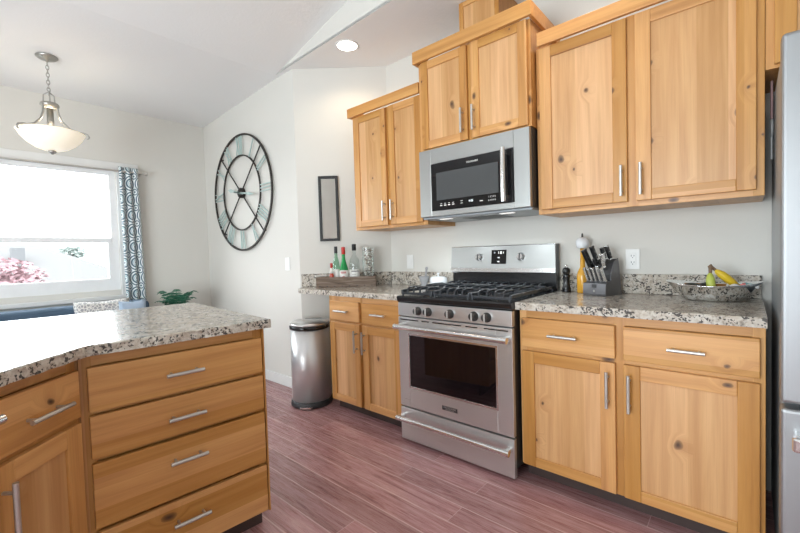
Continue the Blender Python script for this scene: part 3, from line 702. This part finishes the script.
ROM = ['XII', 'I', 'II', 'III', 'IIII', 'V', 'VI', 'VII', 'VIII', 'IX', 'X', 'XI']
WID = {'I': .030, 'V': .062, 'X': .066}
def stroke(bm, p, q, wd):
    p, q = Vector(p), Vector(q); d = (q - p).normalized(); n = Vector((-d.y, d.x)) * wd / 2
    c4 = [p + n, p - n, q - n, q + n]; A = [bm.verts.new((v.x, -.008, v.y)) for v in c4]; B = [bm.verts.new((v.x, .002, v.y)) for v in c4]
    bm.faces.new(A); bm.faces.new(B[::-1])
    for i in range(4): bm.faces.new((A[i], B[i], B[(i + 1) % 4], A[(i + 1) % 4]))
for h_ in range(12):
    bm = NB(); s_ = ROM[h_]; tw = sum(WID[ch] for ch in s_); x = -tw / 2; lo_z, hi_z = .374, .553
    for ch in s_:
        w_ = WID[ch]
        if ch == 'I': stroke(bm, (x + w_ / 2, lo_z), (x + w_ / 2, hi_z), .0095)
        elif ch == 'V': stroke(bm, (x + .008, hi_z), (x + w_ / 2, lo_z), .010); stroke(bm, (x + w_ - .008, hi_z), (x + w_ / 2, lo_z), .006)
        else: stroke(bm, (x + .008, hi_z), (x + w_ - .008, lo_z), .010); stroke(bm, (x + w_ - .008, hi_z), (x + .008, lo_z), .006)
        x += w_
    o = obj('numeral', bm, 'teal', ck); o.rotation_euler = (0, R(30 * h_), 0)
def hand(name, ang, ln, wd):
    bm = NB(); prism(bm, [(-wd * .3, -.09), (wd * .3, -.09), (wd * .5, ln * .5), (wd * 1.0, ln * .72), (0, ln), (-wd * 1.0, ln * .72), (-wd * .5, ln * .5)], -.032, -.028, axis=1)
    o = obj(name, bm, 'teal', ck); o.rotation_euler = (0, R(ang), 0)
hand('hour_hand', 283, .22, .02); hand('minute_hand', 99, .30, .016)

# ---------------------------------------------------------------- mirror, outlets, switch
mr = thing('wall_mirror', 'narrow tall mirror in a black frame on the corner wall', 'mirror', DG(.518, 0, 1.297), DANG)
bm = NB(); hw = .083; H = .549; fw = .022
box(bm, -hw, -hw + fw, -.025, -.002, 0, H, 0, .003); box(bm, hw - fw, hw, -.025, -.002, 0, H, 0, .003)
box(bm, -hw + fw, hw - fw, -.0248, -.002, 0, fw, 0, .003); box(bm, -hw + fw, hw - fw, -.0248, -.002, H - fw, H, 0, .003)
obj('frame', bm, 'bframe', mr)
bm = NB(); a, b = hw - fw + .001, H - fw + .001
box(bm, -a, a, -.012, -.004, fw - .001, b, 0); obj('glass', bm, 'mirror', mr)
def plate(name, label, loc, rz, kind, cat):
    t = thing(name, label, cat, loc, rz)
    obj('cover_plate', b1(-.035, .035, -.006, -.0005, -.057, .057, bev=.003), 'white', t)
    if kind == 'outlet':
        obj('socket_face', b1(-.0165, .0165, -.008, -.005, -.034, .034, bev=.002), 'white', t)
        bm = NB()
        for zz in (-.018, .018):
            box(bm, -.008, -.0055, -.0085, -.007, zz - .004, zz + .006); box(bm, .0055, .008, -.0085, -.007, zz - .003, zz + .005); tube(bm, [(0, -.0085, zz - .0095), (0, -.007, zz - .0095)], .0025, 8)
        obj('slots', bm, 'dark', t)
    else:
        obj('rocker', b1(-.0165, .0165, -.009, -.005, -.033, .033, bev=.002), 'white', t)
plate('wall_outlet', 'white duplex outlet on the back wall right of the knife block', (1.159, 0, 1.105), 0, 'outlet', 'outlet')
plate('wall_switch', 'white plate on the back wall left of the range', (-.448, 0, 1.104), 0, 'switch', 'switch')
plate('light_switch', 'white rocker light switch on the wall right of the clock', (-1.425, YC, 1.111), 0, 'switch', 'switch')

# ---------------------------------------------------------------- tray and bottles
zc = .9145
tr = thing('bottle_tray', 'weathered wooden tray of bottles on the left countertop', 'tray', DG(.372, .13, zc), DANG)
hw, hd = .241, .068
for nm, a in (('front_board', (-hw, hw, -hd, -hd + .012, 0, .084)), ('back_board', (-hw, hw, hd - .012, hd, 0, .084)), ('end_board', (-hw, -hw + .012, -hd + .0125, hd - .0125, 0, .084)), ('end_board', (hw - .012, hw, -hd + .0125, hd - .0125, 0, .084)), ('bottom_board', (-hw + .0125, hw - .0125, -hd + .0125, hd - .0125, .004, .014))):
    obj(nm, b1(*a, bev=.0015), 'rustic', tr)
bm = NB()
for k in range(8): xx = -hw + .03 + k * .06; tube(bm, [(xx, -hd + .001, .01), (xx, -hd - .002, .01)], .0045, 10)
obj('nail_heads', bm, 'dark', tr)
zb = zc + .0145
def bot(name, label, s, off, group=None): return thing(name, label, 'bottle', DG(s, off, zb), DANG)
t = bot('hot_sauce_bottle', 'tiny red hot sauce bottle with a red cap at the left of the tray', .492, .152)
h = .165
obj('sauce_body', l1([(0, 0), (.016, 0), (.018, .004), (.018, .08), (.014, .098), (.008, .11), (.0075, .125), (0, .125)], 20), 'redsauce', t)
obj('neck_band', l1([(.0165, .099), (.019, .1), (.0125, .122), (.009, .142), (.0075, .142)], 20), 'label', t)
obj('cap', l1([(0, .182), (.010, .182), (.011, .178), (.011, .150), (.0085, .1425), (0, .1425)], 20), 'red', t)
obj('paper_label', l1([(.0186, .022), (.0188, .023), (.0188, .066), (.0186, .067)], 20), 'label', t)
t = bot('liquor_bottle', 'green glass bottle with red cap and white label in front', .392, .146)
obj('glass_body', l1([(0, 0), (.034, 0), (.036, .006), (.036, .115), (.032, .145), (.018, .195), (.0135, .225), (.013, .26), (0, .26)], 28), 'greeng', t)
obj('cap', l1([(0, .311), (.0145, .311), (.0155, .306), (.0155, .255), (.0135, .252), (0, .252)], 24), 'red', t)
lb = obj('paper_label', l1([(.0362, .018), (.0368, .019), (.0368, .120), (.0362, .121)], 28), 'label', t)
for rr, w_ in ((.017, .0035), (.010, .002)):
    pr = [(rr * math.cos(a), rr * math.sin(a)) for a in [PI * k / 14 for k in range(15)]]
    obj('label_arch', t1([(.0372 * math.sin(x_ / .0368), -.0372 * math.cos(x_ / .0368), .055 + y_) for x_, y_ in pr], w_ * .8, 6), 'red', lb)
for zz in (.100, .108): obj('label_print', t1([(.0372 * math.sin(x_ / .0368), -.0372 * math.cos(x_ / .0368), zz) for x_ in (-.022, -.011, 0, .011, .022)], .0028, 6), 'red', lb)
t = bot('wine_bottle', 'slim pale green bottle with a dark cap half hidden behind the red capped bottle', .459, .1075)
obj('glass_body', l1([(0, 0), (.028, 0), (.030, .006), (.030, .15), (.026, .185), (.014, .235), (.012, .29), (0, .29)], 24), 'paleg', t)
obj('cap', l1([(0, .318), (.013, .318), (.014, .314), (.014, .265), (.0125, .262), (0, .262)], 24), 'dark', t)
obj('paper_label', l1([(.0302, .03), (.0308, .031), (.0308, .13), (.0302, .131)], 24), 'label', t)
t = bot('gin_bottle', 'clear round shouldered bottle with a black cap beside the pebble vase', .305, .135)
obj('glass_body', l1([(0, 0), (.038, 0), (.041, .006), (.042, .12), (.042, .175), (.036, .208), (.020, .232), (.0145, .245), (.0145, .285)], 30), 'clearg', t)
obj('cap', l1([(0, .333), (.0165, .333), (.0175, .329), (.0175, .283), (.0145, .28), (0, .28)], 24), 'bframe', t)
lb = obj('paper_label', l1([(.0422, .035), (.0428, .036), (.0428, .125), (.0422, .126)], 30), 'label', t)
for zz, hh, a0, a1 in ((.112, .006, -.55, .9), (.058, .004, -.8, .8), (.085, .002, -.4, .4)):
    obj('label_print', t1([(.0430 * math.sin(a), -.0430 * math.cos(a), zz) for a in [a0 + (a1 - a0) * k / 8 for k in range(9)]], hh * .6, 6), 'dark', lb)
t = thing('glass_vase', 'clear square shouldered glass vase packed with pebbles at the right of the tray', 'vase', DG(.192, .128, zb), DANG)
obj('glass', l1([(0, 0), (.045, 0), (.0475, .004), (.0475, .305)], 32), 'clearg', t)
bm = NB()
for k in range(170):
    a = random.random() * 2 * PI; rr = .034 * math.sqrt(random.random() * .7 + .3); zz = .018 + .29 * (k / 170)
    blob(bm, (rr * math.cos(a) * .9, rr * math.sin(a) * .9, zz), .0105, 1 + random.random() * .25, .85, .8, 1, random.choice((0, 0, 1)), .2)
o = obj('pebbles', bm, ['pebble', 'pebbled'], loc=DG(.192, .128, zb), rz=DANG, kind='stuff'); tag(o, 'pale and dark pebbles filling the clear glass vase', 'pebbles')
t = thing('bottle_opener', 'white handled bottle opener lying over the left end of the tray', 'opener', DG(.575, .13, zc + .0855), DANG)
bm = NB(); tube(bm, [(-.045, -.055, .008), (.0, -.02, .010), (.03, .005, .009)], [.008, .009, .008], 10); obj('grip', bm, 'white', t)
bm = NB(); tube(bm, [(.03, .005, .009), (.045, .017, .008)], .004, 8); loop_tube(bm, [(.056 + .013 * math.cos(a), .026 + .013 * math.sin(a), .007) for a in [2 * PI * k / 16 for k in range(16)]], .003, 6); obj('loop', bm, 'nickel', t)

# ---------------------------------------------------------------- things on the counters beside the range
t = thing('butter_dish', 'white glazed butter dish with a knobbed lid behind the range top', 'butter dish', (-.108, -.088, zc))
obj('plate', l1([(0, 0), (.07, 0), (.095, .010), (.097, .014), (.07, .006), (0, .005)], 36, sx=1, sy=.62), 'ceramic', t)
obj('lid', l1([(.072, .012), (.076, .013), (.076, .05), (.072, .068), (.058, .077), (.0, .082)], 36, sx=1, sy=.6), 'ceramic', t)
obj('lid_knob', l1([(.006, .080), (.005, .09), (.011, .098), (.010, .106), (0, .110)], 18), 'ceramic', t)
t = thing('mortar', 'small grey stone mortar with upright pestle left of the butter dish', 'mortar', (-.232, -.10, zc))
obj('bowl', l1([(0, 0), (.026, 0), (.028, .008), (.022, .02), (.035, .045), (.040, .078), (.035, .079), (.028, .05), (0, .03)], 28), 'stone', t)
obj('pestle', t1([(0, 0, .042), (.012, .002, .08), (.02, .004, .125), (.022, .004, .14), (.022, .004, .15)], [.012, .008, .008, .012, .006], 12), 'stone', t)
t = thing('pepper_mill', 'turned black pepper mill on the counter right of the range', 'pepper mill', (.826, -.085, zc))
obj('mill_body', l1([(0, 0), (.025, 0), (.026, .006), (.024, .016), (.026, .022), (.021, .034), (.018, .06), (.0195, .085), (.023, .1), (.021, .106), (0, .106)], 28), 'black', t)
obj('mill_head', l1([(.014, .1065), (.020, .112), (.023, .126), (.020, .140), (.010, .148), (0, .149)], 28), 'black', t)
obj('finial', l1([(.004, .148), (.0045, .152), (.007, .157), (.005, .163), (0, .165)], 16), 'chrome', t)
t = thing('oil_bottle', 'amber oil bottle with a white top standing behind the knife block', 'bottle', (.916, -.075, zc))
obj('body', l1([(0, 0), (.030, 0), (.032, .005), (.032, .095), (.028, .12), (.014, .15), (.012, .262), (0, .262)], 28), 'oil', t)
obj('cap', l1([(.014, .258), (.030, .262), (.036, .28), (.035, .303), (.024, .318), (.008, .323), (0, .323)], 28), 'ceramic', t)
obj('spout', l1([(.006, .322), (.005, .335), (.004, .345), (0, .346)], 14), 'dark', t)
# knife block
kb = thing('knife_block', 'slanted steel and black block full of knives on the right countertop', 'knife block', (.952, -.19, zc), R(-16))
W_ = .128
bm = NB(); prism(bm, [(0, .0), (-.004, .010), (0.0, .066), (.05, .078), (.05, .0)], .0, W_, axis=0); obj('front_step', bm, 'gunmetal', kb)
bm = NB(); prism(bm, [(.0505, .0), (.0505, .112), (.082, .176), (.122, .196), (.155, .0)], .004, W_ - .004, axis=0); obj('block_core', bm, 'dark', kb)
bm = NB()
for xa in (0, W_ - .0035): prism(bm, [(.0505, .0), (.0505, .117), (.082, .181), (.124, .201), (.158, .0)], xa, xa + .0035, axis=0)
obj('side_plates', bm, 'gunmetal', kb)
obj('badge', b1(W_ / 2 - .012, W_ / 2 + .012, -.0045, -.001, .044, .062, bev=.001), 'dark', kb)
bm = NB(); prism(bm, [(W_ / 2, .034), (W_ / 2 + .006, .026), (W_ / 2, .018), (W_ / 2 - .006, .026)], -.0048, -.002, axis=1); obj('emblem', bm, 'nickel', kb)
def knife(name, label, x, y, z_, ln, tilt, wd, th, mats, lean=0):
    t = thing(name, label, 'knife', (0, 0, 0), 0, None); t.matrix_world = Matrix.Translation(kb.location) @ Matrix.Rotation(R(-16), 4, 'Z') @ Matrix.Translation((x, y, z_)) @ Matrix.Rotation(R(tilt), 4, 'X') @ Matrix.Rotation(R(lean), 4, 'Y')
    bm = NB(); box(bm, -th / 2, th / 2, -wd / 2, wd / 2, .004, ln, 0, .004, 3); h_ = obj('grip', bm, mats[0], t)
    bm = NB(); box(bm, -th / 2 - .0006, th / 2 + .0006, -wd * .52, wd * .52, .002, .012, 0, .002); obj('bolster', bm, 'chrome', t)
    bm = NB(); box(bm, -th / 2 - .0006, th / 2 + .0006, -wd * .4, wd * .52, ln - .007, ln + .002, 0, .002); obj('pommel', bm, mats[1], t)
    bm = NB()
    for q in (.3, .6): tube(bm, [(-th / 2 - .0008, 0, ln * q), (th / 2 + .0008, 0, ln * q)], .0028, 8)
    obj('rivet', bm, 'chrome', t)
    return t
for k in range(5):
    knife('steak_knife', ('steel handled steak knife in the lower row of the block, ' + ('leftmost', 'second from left', 'in the middle', 'second from right', 'rightmost')[k]), .016 + k * .024, .026, .074, .082, 24, .017, .012, ('chrome', 'chrome'), -3)
upper = [(.016, .062, .140, .118, 20, .028, .022, ('black', 'black'), 'large black handled knife at the upper left of the block'), (.020, .100, .186, .085, 14, .024, .020, ('black', 'black'), 'black handled knife at the rear left of the block'),
         (.048, .068, .150, .055, 20, .024, .018, ('black', 'black'), 'short black handled knife second from the left in the upper rows'), (.088, .066, .148, .080, 16, .024, .020, ('chrome', 'chrome'), 'steel handled knife at the upper right of the block'), (.066, .104, .190, .070, 18, .022, .018, ('black', 'black'), 'black handled knife in the middle of the rear row'), (.098, .104, .190, .085, 22, .022, .018, ('black', 'chrome'), 'black handled knife at the rear right of the block')]
for k, a in enumerate(upper): knife('kitchen_knife', a[8], *a[:8], lean=-13 if k < 3 else -5)
# fruit bowl
fb = thing('fruit_bowl', 'boat shaped polished steel bowl of fruit on the right countertop', 'bowl', (1.512, -.172, zc))
prof = [(0, 0), (.085, 0), (.11, .008), (.145, .042), (.165, .068), (.178, .079), (.1765, .0815), (.162, .071), (.141, .046), (.105, .012), (.08, .005), (0, .005)]
bm = NB(); lathe(bm, prof, 56, sx=1, sy=.74)
for v in bm.verts:
    f = max(0, v.co.z / .08); v.co.z += .010 * f * f * ((v.co.x / .178) ** 4) - .006 * f * f * (1 - min(1, abs(v.co.x) / .15)); 
    n_ = noise.noise(Vector((v.co.x * 12, v.co.y * 12, 3))) * .002 * f; v.co.x *= 1 + n_ * 4; v.co.y *= 1 + n_ * 6
obj('bowl_shell', bm, 'mirror', fb)
def banana(label, pts, mat):
    t = thing('banana', label, 'banana', (1.512, -.172, zc))
    obj('fruit', t1(pts, [.006, .013, .017, .018, .017, .012, .005], 10), mat, t)
    p = Vector(pts[-1]); d = (p - Vector(pts[-2])).normalized(); obj('stem', t1([p - d * .004, p + d * .02, p + d * .03], [.0065, .007, .010], 8), 'bstem', t)
banana('yellow banana leaning up out of the steel bowl on its right', [(.10, .03, .046), (.092, .02, .062), (.075, .005, .082), (.055, -.008, .104), (.036, -.014, .122), (.022, -.014, .134), (.014, -.013, .142)], 'banana')
banana('greenish banana standing in the steel bowl on the left of the yellow one', [(.012, -.062, .028), (.008, -.062, .044), (.004, -.060, .062), (.0, -.056, .084), (-.001, -.052, .105), (-.002, -.047, .120), (-.002, -.044, .130)], 'bananag')
t = thing('avocado', 'dark avocado at the left inside the steel bowl', 'avocado', (1.512 - .075, -.165, zc + .036)); bm = NB(); blob(bm, (0, 0, .012), .034, 1.35, 1, .9, 3, 0, .05); obj('skin', bm, 'avocado', t)
t['group'] = 'avocados in the bowl'
t = thing('avocado', 'dark avocado behind the other one in the steel bowl', 'avocado', (1.512 - .02, -.115, zc + .042)); bm = NB(); blob(bm, (0, 0, .008), .032, 1.3, 1, .9, 3, 0, .05); obj('skin', bm, 'avocado', t)
t['group'] = 'avocados in the bowl'
for k, (dx, dy, mt, lb) in enumerate(((.083, -.035, 'candyw', 'white wrapped sweet in front at the right of the banana'), (.112, -.01, 'candyr', 'red wrapped sweet beside the yellow banana'), (.128, .018, 'candyb', 'teal wrapped sweet at the right end of the steel bowl'), (.135, -.022, 'candyw', 'white wrapped sweet at the right end of the steel bowl'))):
    t = thing('wrapped_sweet', lb, 'sweet', (1.512 + dx, -.172 + dy, zc + .058), random.random() * 3)
    bm = NB(); blob(bm, (0, 0, .012), .014, 1.3, .9, .85, 2); obj('sweet', bm, mt, t)
    for sg in (-1, 1): obj('wrapper_twist', t1([(sg * .015, 0, .012), (sg * .028, 0, .014)], [.003, .011], 8), mt, t)

# ---------------------------------------------------------------- dining side: curtain, rod, sofa, pillows, plant
rd = thing('curtain_rod', 'thin nickel curtain rod with round finial above the window', 'curtain rod', (XW + .075, -1.17, 2.052))
obj('rod', t1([(0, -2.5, 0), (0, 0, 0)], .009, 12), 'nickel', rd)
obj('finial', t1([(0, 0, 0), (0, .008, 0), (0, .012, 0), (0, .022, 0), (0, .036, 0), (0, .046, 0)], [.010, .010, .006, .017, .017, .006], 16), 'nickel', rd)
bm = NB(); tube(bm, [(-.074, -.012, 0), (0, -.012, 0)], .006, 8); tube(bm, [(-.0745, -.012, 0), (-.068, -.012, 0)], .02, 14); obj('bracket', bm, 'nickel', rd)
bm = NB(); uvl = bm.loops.layers.uv.new('UVMap'); nu, nv = 60, 30; FW = .31; grid = []
for j in range(nv + 1):
    row = []; z_ = 2.095 - j * (2.095 - .06) / nv
    for i in range(nu + 1):
        u = i / nu; spread = 1 + .12 * (j / nv)
        y_ = -1.375 + .165 * u * spread + .012 * j / nv; x_ = XW + .075 + .027 * math.sin(u * 2 * PI * 2.6 + .4) * (1 if z_ < 2.04 else .55)
        row.append((bm.verts.new((x_, y_, z_)), u * FW, z_))
    grid.append(row)
for j in range(nv):
    for i in range(nu):
        q = (grid[j][i], grid[j + 1][i], grid[j + 1][i + 1], grid[j][i + 1]); f = bm.faces.new([a[0] for a in q]); f.smooth = True
        for lp, a in zip(f.loops, q): lp[uvl].uv = (a[1] - .078, a[2])
o = obj('curtain', bm, 'curtain'); tag(o, 'white curtain panel with navy medallions at the right of the window', 'curtain')
so_ = o.modifiers.new('thick', 'SOLIDIFY'); so_.thickness = .002

sf = thing('sofa', 'slate blue sofa under the window behind the island', 'sofa', (-2.50, -2.35, 0))
def cush(bm, *a, b=.04): box(bm, *a, 0, b, 4)
bm = NB(); cush(bm, -.37, -.15, -1.0, 1.10, .30, .805); obj('backrest', bm, 'sofa', sf)
bm = NB(); cush(bm, -.37, .40, -1.0, 1.10, .12, .31, b=.02); obj('seat_base', bm, 'sofa', sf)
for k in range(2): bm = NB(); cush(bm, -.145, .40, -.84 + k * .92, .075 + k * .92, .315, .455); obj('seat_cushion', bm, 'sofa', sf)
for ya, yb in ((-1.0, -.845), (1.0, 1.10)): bm = NB(); cush(bm, -.148, .40, ya, yb, .312, .60, b=.025); obj('armrest', bm, 'sofa', sf)
for xx in (-.33, .35):
    for yy in (-.93, 1.01): obj('leg', t1([(xx, yy, 0), (xx, yy, .122)], [.016, .024], 12), 'bark', sf)
def pillow(label, mat, loc, rot, w_, h_, d_, cat='pillow'):
    bm = NB(); n = 14; V_ = {}
    for s_ in (-1, 1):
        for i in range(n + 1):
            for j in range(n + 1):
                a, b = i / n * 2 - 1, j / n * 2 - 1
                e = (1 - a ** 4) * (1 - b ** 4); k_ = 1 - .07 * (1 - abs(a)) * abs(b) - .07 * (1 - abs(b)) * abs(a)
                edge = abs(a) > .999 or abs(b) > .999
                key = (i, j, 0 if edge else s_)
                if key not in V_: V_[key] = bm.verts.new((a * w_ / 2 * k_, s_ * d_ / 2 * math.sqrt(max(e, 0)) * (0 if edge else 1), b * h_ / 2 * k_))
        for i in range(n):
            for j in range(n):
                q = [V_[(x_, y_, 0 if x_ in (0, n) or y_ in (0, n) else s_)] for x_, y_ in ((i, j), (i + 1, j), (i + 1, j + 1), (i, j + 1))]
                bm.faces.new(q if s_ > 0 else q[::-1]).smooth = True
    o = obj('throw_pillow', bm, mat, loc=loc); o.rotation_euler = rot; tag(o, label, cat)
pillow('grey lattice patterned throw pillow on the sofa back', 'pillow', (-2.535, -1.64, .652), (R(-10), 0, R(90)), .40, .40, .12)
pillow('pale blue throw pillow at the sofa end below the curtain', 'lblue', (-2.375, -1.465, .648), (R(-3), R(0), R(84)), .20, .38, .09)
st = thing('side_table', 'small round side table holding the fern beside the sofa', 'side table', (-2.6, -1.04, 0))
obj('table_top', l1([(0, .50), (.155, .50), (.165, .505), (.165, .52), (.16, .525), (0, .525)], 36), 'wbody', st)
for k in range(3): a = k * 2 * PI / 3 + .3; obj('leg', t1([(.145 * math.cos(a), .145 * math.sin(a), 0), (.12 * math.cos(a), .13 * math.sin(a), .502)], .014, 10), 'wbody', st)
pl = thing('potted_fern', 'arching green fern in a pot beside the curtain beyond the island', 'plant', (-2.6, -1.04, .526))
obj('pot', l1([(0, 0), (.07, 0), (.095, .13), (.10, .135), (.10, .155), (.09, .155), (.085, .14), (0, .14)], 28), 'pot', pl)
obj('soil', l1([(0, .142), (.084, .142), (.06, .15), (0, .152)], 20), 'soil', pl)
for k in range(20):
    a = k * 2.4; ln = .12 + .08 * random.random(); hh = .10 + .10 * random.random(); bm = NB(); prev = None; ca, sa = math.cos(a), math.sin(a)
    P_ = []
    for q in range(9):
        f = q / 8; P_.append(Vector((ca * ln * f ** .8, sa * ln * f ** .8, .145 + hh * math.sin(min(f * 2.0, PI * .92)) * .95 + .02 * f)))
    tube(bm, P_, [.003 - .002 * q / 8 for q in range(9)], 6)
    sd = Vector((-sa, ca, 0))
    for q in range(2, 9):
        w_ = .05 * math.sin(PI * (q / 8) ** .7) + .012
        for sg in (-1, 1):
            tip = P_[q] + sd * sg * w_ + Vector((ca * .018, sa * .018, -.010)); bs = P_[q]; d_ = (P_[q] - P_[q - 1]).normalized() * .009
            v_ = [bm.verts.new(p_) for p_ in (bs - d_, bs.lerp(tip, .55) - d_ * .9 + Vector((0, 0, .004)), tip, bs.lerp(tip, .55) + d_ * .9 + Vector((0, 0, .004)), bs + d_)]
            bm.faces.new(v_)
    o = obj('frond', bm, 'leaf', pl)

# ---------------------------------------------------------------- outside the window
struct('ground', b1(-60, XW - .2, -40, 40, -.6, -.5), 'lawn')
hs_ = thing('house', 'pale neighbouring house with a low hipped roof seen through the window', 'house', (-20, -3, -.5))
obj('wall', b1(-3, 3, -8, 6.5, 0, .42), 'stucco', hs_)
bm = NB(); vv = [bm.verts.new(p) for p in ((-3.2, -8.2, .4), (3.2, -8.2, .4), (3.2, 7, .4), (-3.2, 7, .4), (0, -5.5, 2.45), (0, 2.9, 2.45))]
for q in ((0, 1, 4), (1, 2, 5, 4), (2, 3, 5), (3, 0, 4, 5), (3, 2, 1, 0)): bm.faces.new([vv[i] for i in q])
obj('roof', bm, 'shingle', hs_)
obj('chimney', b1(.9, 1.5, 2.05, 2.42, 1.6, 2.28), 'chim', hs_)
def leaves(bm, c, r, n, sx, sy, sz, size):
    for k in range(n):
        d = Vector((random.gauss(0, 1), random.gauss(0, 1), random.gauss(0, 1))).normalized() * random.random() ** .4
        p = Vector(c) + Vector((d.x * sx, d.y * sy, d.z * sz)) * r
        u, v = frame_axes(Vector((random.gauss(0, 1), random.gauss(0, 1), random.gauss(0, 1)))); s_ = size * (.6 + .8 * random.random())
        q = [bm.verts.new(p + u * s_), bm.verts.new(p + v * s_ * .5), bm.verts.new(p - u * s_), bm.verts.new(p - v * s_ * .5)]; bm.faces.new(q)
mp_ = thing('maple_shrub', 'red leaved maple shrub outside the window', 'shrub', (-8, -1.95, -.5))
bm = NB(); leaves(bm, (0, 0, 1.42), .62, 1500, 1, 1.05, .62, .05); obj('foliage', bm, 'maple', mp_)
bm = NB(); tube(bm, [(0, 0, 0), (.03, .02, .6), (0, 0, 1.2)], [.05, .035, .015], 8)
for k in range(5): a = k * 1.26; tube(bm, [(.02, .01, .5), (.2 * math.cos(a), .25 * math.sin(a), 1.0), (.36 * math.cos(a), .42 * math.sin(a), 1.4)], [.022, .014, .005], 6)
obj('trunk', bm, 'bark', mp_)
hd_ = thing('bush', 'low grey green bush under the red maple outside the window', 'shrub', (-6.5, -1.85, -.5))
bm = NB(); leaves(bm, (0, 0, .98), .45, 1100, 1, 1.25, .6, .04); obj('foliage', bm, 'hedge', hd_); obj('trunk', t1([(0, 0, 0), (0, 0, .7)], .04, 8), 'bark', hd_)
tr_ = thing('tree', 'distant round green tree above the neighbouring roof', 'tree', (-26, 2.0, -.5))
bm = NB(); leaves(bm, (0, 0, 2.25), .55, 900, 1, 1.1, .75, .09); obj('foliage', bm, 'hedge', tr_); obj('trunk', t1([(0, 0, 0), (0, 0, 2.2)], [.12, .05], 8), 'bark', tr_)
